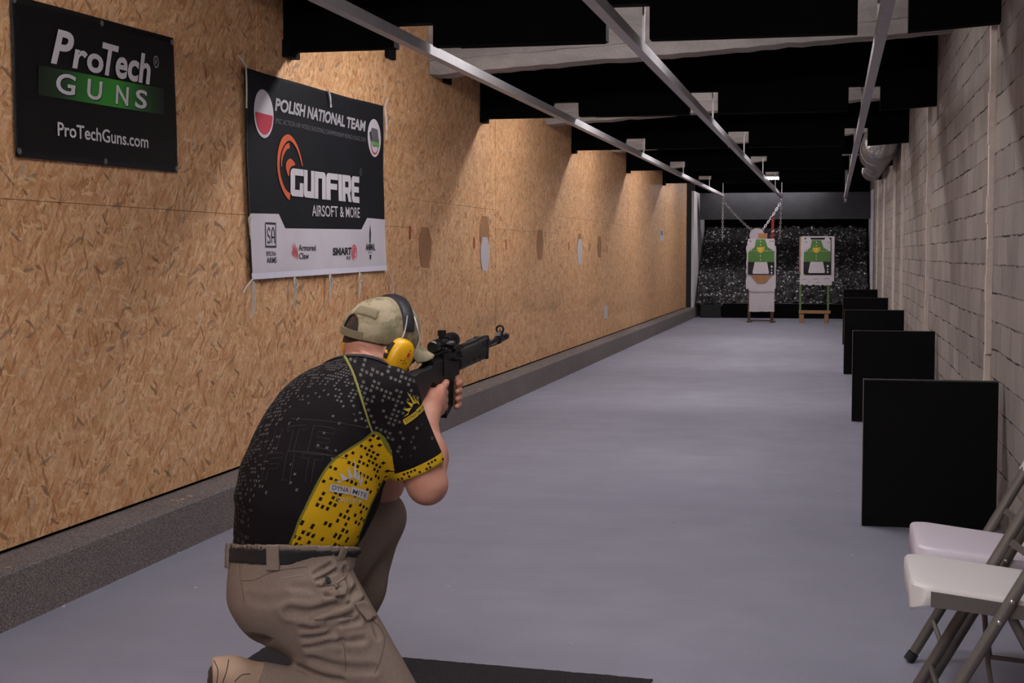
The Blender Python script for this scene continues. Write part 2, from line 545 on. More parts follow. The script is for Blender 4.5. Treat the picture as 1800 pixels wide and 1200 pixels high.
for y, nm, front in LPOS:
    lamp(y, 2.86 if y < 30 else 2.9, -1.95 if front else -2.45, 0.20 if front else -0.30, 'twin tube ceiling lamp, ' + nm, (FRONT_LAMP_POWER if front else LAMP_POWER) * (10 if y < 24 else 7 if y < 30 else 4.5))

# target carrier rails with hangers
def rail(name_lab, x, z0, z1, y0, y1, hang_dx, hangers):
    root = thing('target_rail', (x, (y0 + y1) / 2, (z0 + z1) / 2), name_lab, 'rail', 'steel target carrier rails')
    w, h, t_ = 0.026, 0.055, 0.003
    def zz(y): return z0 + (z1 - z0) * (y - y0) / (y1 - y0)
    m = MB()
    # open channel: top, two sides, bottom lips
    for (xa, xb, za, zb) in ((-w, w, h - t_, h), (-w, -w + t_, 0, h - t_), (w - t_, w, 0, h - t_), (-w + t_, w - t_, 0, t_)):
        v = []
        for yy in (y0, y1):
            for a, c in ((xa, za), (xb, za), (xb, zb), (xa, zb)):
                v.append((x + a, yy, zz(yy) + c))
        m.add(v, [(0, 1, 2, 3), (7, 6, 5, 4), (0, 4, 5, 1), (1, 5, 6, 2), (2, 6, 7, 3), (3, 7, 4, 0)])
    m.build('channel', M_STEEL, root)
    for y in hangers:
        zt = roof(x, y)
        MB().box((x + hang_dx - 0.007, y - 0.007, zz(y) + h), (x + hang_dx + 0.007, y + 0.007, zt)).build('hanger', M_STEEL, root)
    MB().box((x - 0.02, y1 - 0.02, zz(y1) - 0.04), (x + 0.02, y1 + 0.004, zz(y1) + 0.055)).build('end_stop', M_STEEL, root)
    MB().tube([(x, y1 - 0.01, zz(y1) - 0.03 - 0.03 * math.cos(a)) if False else (x + 0.018 * math.sin(a), y1 - 0.01, zz(y1) - 0.055 + 0.018 * math.cos(a)) for a in np.linspace(0, 2 * math.pi, 12, endpoint=False)], 0.004, 6, closed=True).build('eye_bolt', M_STEEL, root, True)
HY = [3.4, 7.95, 12.6, 17.05, 21.65, 26.3, 29.6]
rail('long steel ceiling rail nearest the strand board wall', -2.19, 2.385, 2.475, -2.0, 29.6, 0.0, HY)
rail('long steel ceiling rail in the middle, chain at its far end', -1.025, 2.375, 2.44, -2.0, 29.6, 0.0, HY)
rail('long steel ceiling rail nearest the block wall', 0.215, 2.365, 2.42, -2.0, 29.6, 0.0, HY)

# ------------------------------------------------------------------ bullet trap at the far end
m = MB()
nx, nyv = 60, 44
vv = []; ff = []
for j in range(nyv + 1):
    t_ = j / nyv
    for i in range(nx + 1):
        x = -2.81 + (0.70 + 2.81) * i / nx
        y = 30.66 + 2.3 * t_
        z = 0.30 + 1.62 * t_ ** 0.9
        vv.append((x + rng.normal(0, .01), y + rng.normal(0, .02), z + rng.normal(0, 0.03)))
for j in range(nyv):
    for i in range(nx):
        a = j * (nx + 1) + i
        ff.append((a, a + 1, a + nx + 2, a + nx + 1))
o = link_mesh('rubber_granulate', vv, ff, M_GRAN)
tag(o, 'sloping heap of black rubber granulate at the far end of the range', 'bullet trap', kind='stuff')
root = thing('trap_board', (-1, 30.52, 0), 'long low black board holding back the rubber granulate', 'board')
MB().box((-2.25, 30.52, 0), (0.745, 30.58, 0.30)).build('plank', M_BLACK, root)
MB().box((-2.25, 30.52, 0.301), (0.745, 30.58, 0.306)).build('worn_top_edge', plain('pale dust edge', '#6f6a66', 0.9, vary=0.5, scale=60), root)
o = MB().bbox((-2.70, 30.44, 0.0), (-2.28, 30.50, 0.275)).build('trap_board', plain('dark green board', '#1b201d', 0.8))
tag(o, 'short dark green board standing beside the end of the kerb', 'board')
# rubber curtain over the trap
o = MB().box((-2.80, 31.2, 2.06), (0.74, 31.26, 2.62)).build('rubber_curtain', M_RUB)
tag(o, 'grey rubber curtain hanging across the far end above the granulate', 'curtain')
# white side cheeks of the trap
def cheek(x0, x1, label):
    m = MB()
    prof = [(30.46, 0.0), (30.46, 2.64), (33.0, 2.64), (33.0, 0.0)]
    m.prism(prof, (x0, 0, 0), (0, 1, 0), (0, 0, 1), (1, 0, 0), x1 - x0)
    o = m.build('side_panel', M_WPAINT, origin=(x0, 30.5, 0.16)); o.name = 'trap_cheek'
    tag(o, label, 'panel')
cheek(-2.90, -2.85, 'white painted side panel of the bullet trap, at the end of the strand board wall')
cheek(0.75, 0.79, 'narrow white painted side panel of the bullet trap, at the end of the block wall')

# silver insulated ducts near the right wall
M_FOIL = NT('duct foil', '#8d8988', 0.4, 0.6)
M_FOIL.bump(M_FOIL.noise(M_FOIL.coord(), 9, 4), 0.9, 0.05)
M_FOIL = M_FOIL.m
for (y0, y1, x, z, r, lab) in ((18.5, 20.9, 0.556, 2.70, 0.226, 'larger silver foil air duct bulging below the baffles by the block wall'),
                               (22.3, 25.6, 0.62, 2.73, 0.17, 'smaller silver foil air duct behind the first, by the block wall')):
    root = thing('air_duct', (x, (y0 + y1) / 2, z), lab, 'duct', 'foil air ducts')
    L = y1 - y0
    MB().lathe((x, y0, z), (0, 1, 0), [(0, 0.02), (0.01, r * .55), (0.05, r * .85), (0.14, r), (L / 2 - .03, r), (L / 2, r * .97), (L / 2 + .03, r), (L - .1, r), (L, r * .8)], 28).build('foil_tube', M_FOIL, root, True)
    MB().lathe((x, y0 + L / 2 - 0.02, z), (0, 1, 0), [(0, r * 1.0), (0.0, r * 1.03), (0.04, r * 1.03), (0.04, r)], 28).build('clamp_band', M_STEEL, root, True)
# ------------------------------------------------------------------ banners on the left wall
M_VINYL = plain('black vinyl', '#0a0a0b', 0.5, spec=0.25, vary=0.15, scale=3)
M_CLOTHN = plain('dark navy cloth', '#17181c', 0.85, spec=0.15, vary=0.2, scale=4)
M_CLOTHW = plain('white banner cloth', '#c9c3c9', 0.9, spec=0.1, vary=0.08, scale=4)
M_CLOTHH = plain('white hem', '#d8d5e2', 0.9, spec=0.1, vary=0.05)
M_PRINTW = plain('white print', '#c8c4c8', 0.7, vary=0.05)
M_PRINTG = plain('grey print', '#a9a6aa', 0.8, vary=0.05)
M_PRINTD = plain('dim grey print', '#5d5c61', 0.8, vary=0.05)
M_PRINTK = plain('black print', '#17171a', 0.8, vary=0.05)
M_RED = plain('red print', '#b01f38', 0.8, vary=0.05)
M_PINK = plain('coral print', '#d0525a', 0.8, vary=0.05)
M_ORANGE = plain('orange print', '#c5562a', 0.8, vary=0.05)
M_GREENP = plain('badge green print', '#5f9a4a', 0.8, vary=0.05)
M_CORD = plain('white cord', '#c9c4bd', 0.9, vary=0.2)
M_EYELET = plain('eyelet metal', '#8c8c90', 0.4, 0.8)

def cloth_fn(amp, seed, flat):
    ph = np.random.default_rng(seed).uniform(0, 6.28, 8)
    def fn(y, z):
        y = np.asarray(y, float); z = np.asarray(z, float)
        w = 0.5 + 0.25 * np.sin(2.1 * y + 1.3 * z + ph[0]) + 0.15 * np.sin(5.3 * y - 4.1 * z + ph[1]) + 0.10 * np.sin(9.1 * y + 2.0 * z + ph[2]) + 0.06 * np.sin(15 * z - 3 * y + ph[3])
        return XL + flat + amp * w
    return fn

def banner_grid(name, mat, parent, fn, corners, ny, nz, off=0.0, sag=0.0, thick=0.0015):
    """corners: (y,z) of TL, TR, BR, BL"""
    tl, tr, br, bl = [np.array(c, float) for c in corners]
    v = []; f = []
    for side in (0, 1):
        for j in range(nz + 1):
            for i in range(ny + 1):
                s, t = i / ny, j / nz
                p = (tl * (1 - s) + tr * s) * (1 - t) + (bl * (1 - s) + br * s) * t
                p = p + np.array([0, -sag * 4 * s * (1 - s) * (1 - t)])
                v.append((float(fn(p[0], p[1])) + off - side * thick, p[0], p[1]))
    N = (ny + 1) * (nz + 1)
    for j in range(nz):
        for i in range(ny):
            a = j * (ny + 1) + i
            q = (a, a + ny + 1, a + ny + 2, a + 1)
            f.append(q); f.append(tuple(k + N for k in q[::-1]))
    rim = [i for i in range(ny + 1)] + [j * (ny + 1) + ny for j in range(1, nz + 1)] + [nz * (ny + 1) + i for i in range(ny - 1, -1, -1)] + [j * (ny + 1) for j in range(nz - 1, 0, -1)]
    for a, b_ in zip(rim, rim[1:] + rim[:1]):
        f.append((a, b_, b_ + N, a + N))
    return link_mesh(name, v, f, mat, parent, 'all')

def print_on(name, v2, faces, mat, parent, fn, off):
    """flat print laid over the cloth"""
    bm = bmesh.new()
    vs_ = [bm.verts.new((float(p[0]), float(p[1]), 0)) for p in v2]
    for q in faces:
        try: bm.faces.new([vs_[i] for i in q])
        except ValueError: pass
    bm.normal_update()
    bmesh.ops.triangulate(bm, faces=bm.faces[:])
    for _ in range(5):
        long = [e for e in bm.edges if e.calc_length() > 0.035]
        if not long: break
        bmesh.ops.subdivide_edges(bm, edges=long, cuts=1)
        bmesh.ops.triangulate(bm, faces=bm.faces[:])
    bm.verts.index_update()
    p = np.array([v.co[:2] for v in bm.verts])
    ff = [[v.index for v in f.verts] for f in bm.faces]
    bm.free()
    w = fn(p[:, 0], p[:, 1]) + off * 1.5 + 0.001
    return link_mesh(name, np.stack([w, p[:, 0], p[:, 1]], 1), ff, mat, parent)

def line_text(txt, bl, br, h, bold=0.0, shear=0.0, space=1.0, warp=None):
    """letters with their base line from bl to br (y,z) and cap height h"""
    bl, br = np.array(bl, float), np.array(br, float)
    L = np.linalg.norm(br - bl); d = (br - bl) / L; n = np.array([-d[1], d[0]])
    v, f = text2d(txt, h, bold, shear, L, space)
    return bl + v[:, :1] * d + v[:, 1:] * n, f

# --- first banner: black vinyl, white lettering, green stripe
B1 = [(4.895, 2.278), (6.257, 2.314), (6.28, 1.70), (4.903, 1.683)]
fn1 = cloth_fn(0.010, 3, 0.006)
ban = thing('banner', (XL, 5.58, 1.69), 'black vinyl banner with green stripe and white lettering, nearest on the strand board wall', 'banner')
banner_grid('vinyl_sheet', M_VINYL, ban, fn1, B1, 40, 20)
t = NT('fading green stripe', rough=0.45, spec=0.4)
u = t.n('ShaderNodeSeparateXYZ', {0: t.coord('Object')}).outputs[1]
g = t.ramp(t.math('ADD', t.math('DIVIDE', u, 1.1), 0.5), [(0.0, '#0c0e0c'), (0.2, '#1d3a1e'), (0.45, '#2f7e2c'), (0.62, '#348a2f'), (0.82, '#1f4a20'), (1.0, '#0c0e0c')])
t.base(g)
print_on('green_stripe', np.array([(5.066, 1.928), (6.135, 1.952), (6.140, 2.070), (5.068, 2.041)]), [(0, 1, 2, 3)], t.m, ban, fn1, 0.0012)
def cap_text(name, pieces, mat, parent, fn, off):
    V = []; Fc = []
    for v, f in pieces:
        o = sum(len(a) for a in V)
        V.append(v); Fc += [tuple(i + o for i in q) for q in f]
    return print_on(name, np.concatenate(V), Fc, mat, parent, fn, off)
big = [line_text('P', (5.156, 2.060), (5.335, 2.062), 0.138, 0.028, 0.30), line_text('r', (5.318, 2.062), (5.445, 2.064), 0.112, 0.028, 0.2), line_text('o', (5.438, 2.064), (5.580, 2.066), 0.112, 0.028, 0.1),
       line_text('T', (5.570, 2.066), (5.720, 2.067), 0.134, 0.026, 0.25), line_text('ech', (5.688, 2.068), (6.011, 2.072), 0.132, 0.028, 0.2)]
cap_text('lettering', big, M_PRINTW, ban, fn1, 0.0025)
shadow = []
word = []
for ch, a, b_ in (('G', 5.193, 5.345), ('U', 5.435, 5.570), ('N', 5.680, 5.805), ('S', 5.855, 5.970)):
    z = 1.951 + (a - 5.193) * 0.012
    word.append(line_text(ch, (a, z), (b_, z + 0.001), 0.080, 0.018, 0.1))
    shadow.append(line_text(ch, (a + 0.007, z - 0.004), (b_ + 0.007, z - 0.003), 0.080, 0.018, 0.1))
cap_text('letter_shadow', shadow, M_PRINTK, ban, fn1, 0.0020)
cap_text('lettering', word, M_PRINTW, ban, fn1, 0.0030)
cap_text('lettering', [line_text('ProTechGuns.com', (5.200, 1.784), (5.973, 1.790), 0.054, 0.016, 0.0)], M_PRINTW, ban, fn1, 0.0025)
rv, rf = ribbon(ngon_circle(6.066, 2.181, 0.024, n=24) + [(6.090, 2.181)], 0.005)
cap_text('registered_mark', [(rv, rf), line_text('R', (6.057, 2.170), (6.076, 2.170), 0.023, 0.01)], M_PRINTG, ban, fn1, 0.0025)
for (y, z) in ((5.575, 2.276), (6.238, 2.293), (6.262, 1.716), (5.588, 1.708), (4.925, 1.705), (4.915, 2.262)):
    MB().lathe((float(fn1(y, z)) + 0.001, y, z), (1, 0, 0), [(0, 0.006), (0, 0.0125), (0.003, 0.0125), (0.004, 0.009), (0.002, 0.006)], 16).build('eyelet', M_EYELET, ban, True)

# --- second banner: navy cloth with white foot
B2 = [(7.049, 2.280), (9.438, 2.319), (9.474, 1.212), (7.116, 1.189)]
fn2 = cloth_fn(0.022, 8, 0.006)
ban = thing('banner', (XL, 8.27, 1.2), 'navy cloth banner with orange logo and white sponsor strip, tied to the wall with cords', 'banner')
banner_grid('cloth', M_CLOTHN, ban, fn2, B2, 110, 50, sag=0.006)
foot = [(7.102, 1.533), (7.50, 1.541), (7.60, 1.464), (8.961, 1.481), (9.08, 1.558), (9.464, 1.556), (9.474, 1.214), (7.117, 1.190)]
print_on('sponsor_strip', np.array(foot), [tuple(range(8))[::-1]], M_CLOTHW, ban, fn2, 0.0012)
print_on('hem', np.array([(7.113, 1.222), (9.472, 1.245), (9.474, 1.212), (7.117, 1.189)]), [(3, 2, 1, 0)], M_CLOTHH, ban, fn2, 0.002)
print_on('hem', np.array([(7.049, 2.280), (7.062, 2.280), (7.128, 1.19), (7.115, 1.189)]), [(0, 3, 2, 1)], M_PRINTK, ban, fn2, 0.0014)
# flag roundel
c0 = (7.302, 2.066)
print_on('roundel', np.array(ngon_circle(*c0, 0.138, 0.128)), [tuple(range(40))], M_CLOTHW, ban, fn2, 0.002)
lo = [p for p in ngon_circle(*c0, 0.122, 0.110, n=24, a0=math.pi, a1=2 * math.pi)] + [(c0[0] + 0.122, c0[1])]
print_on('roundel_red_half', np.array(lo), [tuple(range(len(lo)))], M_RED, ban, fn2, 0.003)
cap_text('lettering', [line_text('POLISH NATIONAL TEAM', (7.460, 2.098), (9.045, 2.113), 0.070, 0.035, 0.22)], M_PRINTG, ban, fn2, 0.002)
cap_text('lettering', [line_text('IPSC ACTION AIR WORLD SHOOTING CHAMPIONSHIP HONG KONG 2018', (7.470, 2.031), (9.035, 2.047), 0.027, 0.0, 0.0)], M_PRINTD, ban, fn2, 0.002)
# badge roundel: a grey clasp shape, a green word and a red arc on white
c1 = (9.222, 2.087)
print_on('badge', np.array(ngon_circle(*c1, 0.146, 0.124)), [tuple(range(40))], M_CLOTHW, ban, fn2, 0.002)
gs = [(9.135, 2.125), (9.16, 2.150), (9.29, 2.148), (9.305, 2.10), (9.32, 2.075), (9.31, 2.035), (9.19, 2.03), (9.15, 2.075), (9.118, 2.095)]
print_on('badge_emblem', np.array(gs), [tuple(range(len(gs)))[::-1]], plain('badge grey print', '#57565b', 0.8), ban, fn2, 0.003)
print_on('badge_emblem', np.array([(9.105, 2.115), (9.135, 2.125), (9.16, 2.075), (9.135, 2.05), (9.118, 2.085)]), [(4, 3, 2, 1, 0)], M_PRINTK, ban, fn2, 0.0034)
print_on('badge_band', np.array([(9.15, 2.062), (9.325, 2.060), (9.325, 2.035), (9.155, 2.038)]), [(3, 2, 1, 0)], M_GREENP, ban, fn2, 0.004)
v, f = ribbon([(9.222 + 0.085 * math.cos(a), 2.052 + 0.068 * math.sin(a)) for a in np.linspace(math.pi * 1.02, math.pi * 1.95, 16)], 0.012)
print_on('badge_arc', v, f, M_RED, ban, fn2, 0.003)
# orange swirl
sw = [smooth_path([(7.855, 1.822), (7.82, 1.875), (7.77, 1.925), (7.70, 1.960), (7.635, 1.966), (7.565, 1.935), (7.515, 1.875), (7.497, 1.80), (7.515, 1.735), (7.56, 1.685), (7.61, 1.655), (7.663, 1.640)], 6),
      smooth_path([(7.660, 1.925), (7.61, 1.910), (7.565, 1.872), (7.545, 1.835), (7.540, 1.80)], 6)]
v, f = ribbon(sw[0], np.interp(np.linspace(0, 1, len(sw[0])), [0, 0.25, 0.45, 0.6, 0.85, 1], [0.014, 0.026, 0.044, 0.034, 0.030, 0.040]))
print_on('swirl', v, f, M_ORANGE, ban, fn2, 0.002)
v, f = ribbon(sw[1], np.interp(np.linspace(0, 1, len(sw[1])), [0, 0.3, 1], [0.030, 0.028, 0.008]))
print_on('swirl', v, f, M_ORANGE, ban, fn2, 0.0022)
dot = smooth_path([(7.641, 1.752), (7.605, 1.79), (7.612, 1.828), (7.665, 1.852), (7.722, 1.838), (7.735, 1.820), (7.690, 1.812), (7.655, 1.79)], 5, True)
print_on('swirl', dot, [tuple(range(len(dot)))[::-1]], M_ORANGE, ban, fn2, 0.002)
# heavy rounded word drawn stroke by stroke, in unit boxes
def gf(x0, x1, polys, slope=0.0):
    out = []
    for p in polys:
        v = np.array(p, float)
        y = 7.663 + (x0 + v[:, 0] * (x1 - x0))
        base = 1.646 + (y - 7.663) * 0.002; top = 1.800 + (y - 7.663) * 0.0125
        out.append((np.stack([y, base + v[:, 1] * (top - base)], 1), [tuple(range(len(p)))]))
    return out
R_ = 0.16
G = [[(R_, 0), (1, 0), (1, .5), (.7, .5), (.7, .24), (.33, .24), (.33, .76), (1, .76), (1, 1), (R_, 1), (.04, .93), (0, .82), (0, .18), (.04, .07)]]
Uu = [[(.14, 0), (1, 0), (1, 1), (.67, 1), (.67, .24), (.33, .24), (.33, 1), (0, 1), (0, .18), (.04, .06)]]
Nn = [[(0, 0), (.33, 0), (.33, .76), (.67, .76), (.67, 0), (1, 0), (1, .82), (.96, .94), (.86, 1), (0, 1)]]
Ff = [[(0, 0), (.36, 0), (.36, .40), (.92, .40), (.92, .62), (.36, .62), (.36, .77), (1, .77), (1, 1), (.16, 1), (.04, .93), (0, .82)]]
Ii = [[(0, 0), (1, 0), (1, 1), (0, 1)]]
Rr = [[(0, 0), (.31, 0), (.31, .30), (.52, .30), (.66, 0), (1, 0), (.86, .34), (.97, .44), (1, .55), (1, .80), (.95, .93), (.84, 1), (0, 1), (0, .54), (.31, .54), (.31, .74), (.66, .74), (.66, .54), (.31, .54), (0, .54)]]
Rr = [[(0, 0), (.31, 0), (.31, .30), (.31, .54), (.31, .76), (.31, 1), (0, 1)], [(.31, .76), (.68, .76), (.68, .54), (.31, .54), (.31, .30), (.52, .30), (.66, 0), (1, 0), (.86, .34), (.97, .44), (1, .55), (1, .80), (.95, .93), (.84, 1), (.31, 1)]]
Ee = [[(.18, 0), (1, 0), (1, .23), (.36, .23), (.36, .39), (.95, .39), (.95, .61), (.36, .61), (.36, .77), (1, .77), (1, 1), (.18, 1), (.05, .93), (0, .82), (0, .18), (.05, .07)]]
ws = []
for pl_, a, b_ in ((G, 0.0, 0.205), (Uu, 0.212, 0.405), (Nn, 0.412, 0.610), (Ff, 0.617, 0.820), (Ii, 0.827, 0.892), (Rr, 0.899, 1.075), (Ee, 1.082, 1.245)):
    ws += gf(a, b_, pl_)
cap_text('lettering', ws, M_PRINTW, ban, fn2, 0.003)
cap_text('lettering', [line_text('AIRSOFT & MORE', (8.029, 1.543), (8.918, 1.555), 0.064, 0.006)], M_PRINTW, ban, fn2, 0.002)
v, f = ribbon(ngon_circle(8.945, 1.848, 0.022, 0.022, n=20) + [(8.967, 1.848)], 0.005)
cap_text('registered_mark', [(v, f), line_text('R', (8.935, 1.838), (8.956, 1.838), 0.02)], M_PRINTD, ban, fn2, 0.002)
# sponsor marks
def box_outline(y0, y1, z0, z1, w):
    v = np.array([(y0, z0), (y1, z0), (y1, z1), (y0, z1), (y0 + w, z0 + w), (y1 - w, z0 + w), (y1 - w, z1 - w), (y0 + w, z1 - w)])
    return v, [(0, 1, 5, 4), (1, 2, 6, 5), (2, 3, 7, 6), (3, 0, 4, 7)]
sa = [box_outline(7.296, 7.455, 1.357, 1.492, 0.010)]
sa.append(ribbon([(7.366, 1.448), (7.348, 1.465), (7.328, 1.448), (7.330, 1.425), (7.362, 1.412), (7.364, 1.388), (7.345, 1.380), (7.326, 1.390)], 0.010))
sa.append(ribbon([(7.388, 1.380), (7.390, 1.445), (7.408, 1.466), (7.428, 1.445), (7.432, 1.380)], 0.010))
sa.append(ribbon([(7.390, 1.412), (7.430, 1.412)], 0.009))
sa.append(line_text('SPECNA', (7.306, 1.312), (7.450, 1.313), 0.024, 0.008)); sa.append(line_text('ARMS', (7.310, 1.273), (7.458, 1.274), 0.031, 0.012))
cap_text('sponsor_mark', sa, M_PRINTK, ban, fn2, 0.0025)
cl = []
for k, (ya, za, yb, zb) in enumerate(((7.70, 1.375, 7.735, 1.300), (7.715, 1.392, 7.755, 1.292), (7.742, 1.385, 7.772, 1.288), (7.765, 1.365, 7.790, 1.285), (7.69, 1.345, 7.72, 1.305))):
    cl.append(ribbon([(ya, za), ((ya + yb) / 2, (za + zb) / 2), (yb, zb)], [0.002, 0.014, 0.002]))
cap_text('sponsor_mark', cl, M_PINK, ban, fn2, 0.0025)
cap_text('sponsor_mark', [line_text('Armored', (7.795, 1.340), (8.070, 1.341), 0.036, 0.014), line_text('Claw', (7.803, 1.293), (7.955, 1.294), 0.035, 0.014)], M_PRINTK, ban, fn2, 0.0025)
cap_text('sponsor_mark', [line_text('SMART', (8.370, 1.313), (8.735, 1.317), 0.047, 0.05), line_text('RS', (8.625, 1.287), (8.712, 1.288), 0.021, 0.02, 0.1)], M_PRINTK, ban, fn2, 0.0025)
rg = []
for r, a0, a1 in ((0.050, 0, 5.6), (0.030, 1.0, 6.6), (0.012, 0, 6.28)):
    rg.append(ribbon([(8.795 + r * 1.15 * math.cos(a), 1.332 + r * 0.9 * math.sin(a)) for a in np.linspace(a0 - 1, a1 - 1, 22)], 0.012))
cap_text('sponsor_mark', rg, M_PINK, ban, fn2, 0.0025)
an = [line_text('ANIMAL', (9.050, 1.345), (9.240, 1.346), 0.046, 0.035, 0.1)]
dg = [(9.137, 1.518), (9.158, 1.46), (9.152, 1.41), (9.158, 1.398), (9.122, 1.398), (9.128, 1.41), (9.124, 1.46)]
an.append((np.array(dg), [tuple(range(7))[::-1]]))
an.append((np.array([(9.123, 1.318), (9.16, 1.318), (9.156, 1.292), (9.14, 1.284), (9.127, 1.292)]), [(4, 3, 2, 1, 0)]))
an.append(line_text('SPORT', (9.10, 1.326), (9.18, 1.327), 0.012))
cap_text('sponsor_mark', an, M_PRINTK, ban, fn2, 0.0025)
# tie cords
def cord(pts, parent, r=0.0046):
    p = smooth_path([(float(fn2(np.clip(a, 7.1, 9.4), np.clip(c, 1.25, 2.2))) + 0.012 + e, a, c) for a, c, e in pts], 6)
    MB().tube(list(p), r, 7).build('tie_cord', M_CORD, parent, True)
cord([(7.115, 1.195, 0), (7.02, 1.150, 0), (6.985, 1.120, 0)], ban)
cord([(7.110, 1.180, 0), (7.098, 1.09, .004), (7.085, 0.990, 0)], ban)
cord([(7.120, 1.180, 0), (7.125, 1.09, .004), (7.095, 1.0, 0)], ban)
for y, z, L in ((7.712, 1.196, 0.185), (8.296, 1.202, 0.17), (8.887, 1.208, 0.175)):
    cord([(y, z, 0), (y - 0.012, z - L * 0.5, .004), (y - 0.012, z - L, 0)], ban)
    cord([(y + .005, z, 0), (y + 0.03, z - .045, .006), (y + 0.015, z - .075, .004), (y + 0.006, z - L * .75, 0)], ban, 0.0042)
    cord([(y, z, 0), (y - 0.02, z - .04, .006), (y + 0.01, z - .07, .01)], ban, 0.0042)
cord([(9.470, 1.215, 0), (9.54, 1.155, .003), (9.585, 1.12, .003), (9.595, 1.05, 0)], ban)
cord([(9.470, 1.215, 0), (9.53, 1.16, .003), (9.58, 1.10, .006)], ban)
cord([(9.440, 2.315, 0), (9.475, 2.350, 0), (9.515, 2.382, 0)], ban)
cord([(9.445, 2.312, 0), (9.462, 2.24, .003), (9.490, 2.16, 0)], ban)
cord([(9.445, 2.312, 0), (9.455, 2.2, .003), (9.462, 2.09, 0)], ban)
cord([(8.300, 2.300, 0.004), (8.335, 2.26, .004), (8.335, 2.20, 0.004)], ban)
cord([(8.300, 2.300, 0.004), (8.315, 2.26, .006), (8.350, 2.205, 0.004)], ban)
cord([(7.045, 2.285, 0), (6.99, 2.31, 0), (6.945, 2.326, 0)], ban)
cord([(7.045, 2.285, 0), (7.042, 2.18, .003), (7.045, 2.07, 0)], ban)
cord([(7.095, 1.525, 0), (7.060, 1.50, .003), (7.075, 1.46, 0.003), (7.085, 1.42, 0)], ban)
cord([(7.095, 1.525, 0), (7.075, 1.47, .003), (7.095, 1.40, 0)], ban)

# ------------------------------------------------------------------ paper and cardboard on the left wall
M_PAPER = plain('white paper', '#b9b2b4', 0.9, vary=0.06)
M_CARD = plain('brown cardboard', '#9b6f49', 0.9, vary=0.12, scale=8)
M_REDMARK = plain('red mark', '#a04030', 0.9, vary=0.2)
def wall_piece(name, poly, mat, label, cat, group=None, off=0.002, th=0.002):
    y, z = np.mean([p[0] for p in poly]), min(p[1] for p in poly)
    o = MB().prism(poly, (XL + off, 0, 0), (0, 1, 0), (0, 0, 1), (1, 0, 0), th).build(name, mat, origin=(XL, y, z))
    tag(o, label, cat, group)
    return o
def hexa(y, z, hw, hh, k=0.55):
    return [(y, z - hh), (y + hw * k, z - hh), (y + hw, z - hh * 0.25), (y + hw, z + hh * 0.35), (y + hw * k, z + hh), (y - hw * k, z + hh), (y - hw, z + hh * 0.35), (y - hw, z - hh * 0.25), (y - hw * k, z - hh)]
wall_piece('cardboard_target', hexa(12.40, 1.50, 0.17, 0.155), M_CARD, 'brown cardboard target behind the larger white paper target on the strand board wall', 'target', off=0.0015, th=0.001)
wall_piece('paper_target', hexa(12.41, 1.322, 0.165, 0.150), M_PAPER, 'larger white hexagonal paper target on the strand board wall, nearer the shooter', 'target')
wall_piece('paper_target', hexa(17.29, 1.354, 0.165, 0.150), M_PAPER, 'smaller white hexagonal paper target farther along the strand board wall', 'target')
wall_piece('cardboard_target', hexa(17.28, 1.44, 0.15, 0.13), M_CARD, 'brown cardboard tip showing above the farther white paper target', 'target', off=0.0015, th=0.0005)
wall_piece('cardboard_target', hexa(10.50, 1.375, 0.165, 0.148), M_CARD, 'brown cardboard target on the board wall, nearest the cloth banner', 'target')
wall_piece('cardboard_target', hexa(14.86, 1.42, 0.17, 0.155), M_CARD, 'brown cardboard target between the two white paper targets on the board wall', 'target')
wall_piece('cardboard_target', hexa(18.80, 1.42, 0.16, 0.14), M_CARD, 'brown cardboard target beyond the second white paper target on the board wall', 'target')
wall_piece('paper_sheet', [(25.55, 1.56), (26.1, 1.56), (26.1, 1.76), (25.55, 1.76)], M_PAPER, 'small white printed sheet high near the far end of the board wall', 'paper')
wall_piece('sheet_print', [(25.68, 1.66), (25.98, 1.66), (25.98, 1.74), (25.68, 1.74)], M_PRINTD, 'grey printed block on the small white sheet near the far end of the board wall', 'print', off=0.0045, th=0.0005)
wall_piece('paper_sheet', [(19.20, 0.455), (19.50, 0.455), (19.50, 0.630), (19.20, 0.630)], M_PAPER, 'small white paper strip low on the board wall just above the kerb', 'paper')
for y, z, lb in ((10.10, 1.48, 'beside the cardboard target nearest the banner'), (12.02, 1.42, 'left of the larger white paper target'), (13.25, 1.415, 'right of the larger white paper target'), (16.55, 1.42, 'left of the farther white paper target'),
                 (18.0, 1.413, 'right of the farther white paper target'), (19.45, 1.40, 'farthest along, past the last cardboard target')):
    wall_piece('red_sticker', [(y - .02, z - .05), (y + .02, z - .05), (y + .03, z + .01), (y + .015, z + .05), (y - .02, z + .04)], M_REDMARK, 'small red sticker on the board wall, ' + lb, 'sticker', 'red stickers on the board wall', th=0.0008)
for y, z, lb in ((9.60, 2.69, 'nearer the camera'), (11.10, 2.69, 'farther from the camera')):
    o = MB().bbox((XL + 0.001, y - 0.09, z - 0.035), (XL + 0.03, y + 0.09, z + 0.035), 0.006).build('wooden_block', M_BLACK, origin=(XL, y, z - .035))
    tag(o, 'small black block high on the board wall by the left rail, ' + lb, 'block', 'black blocks on the board wall')

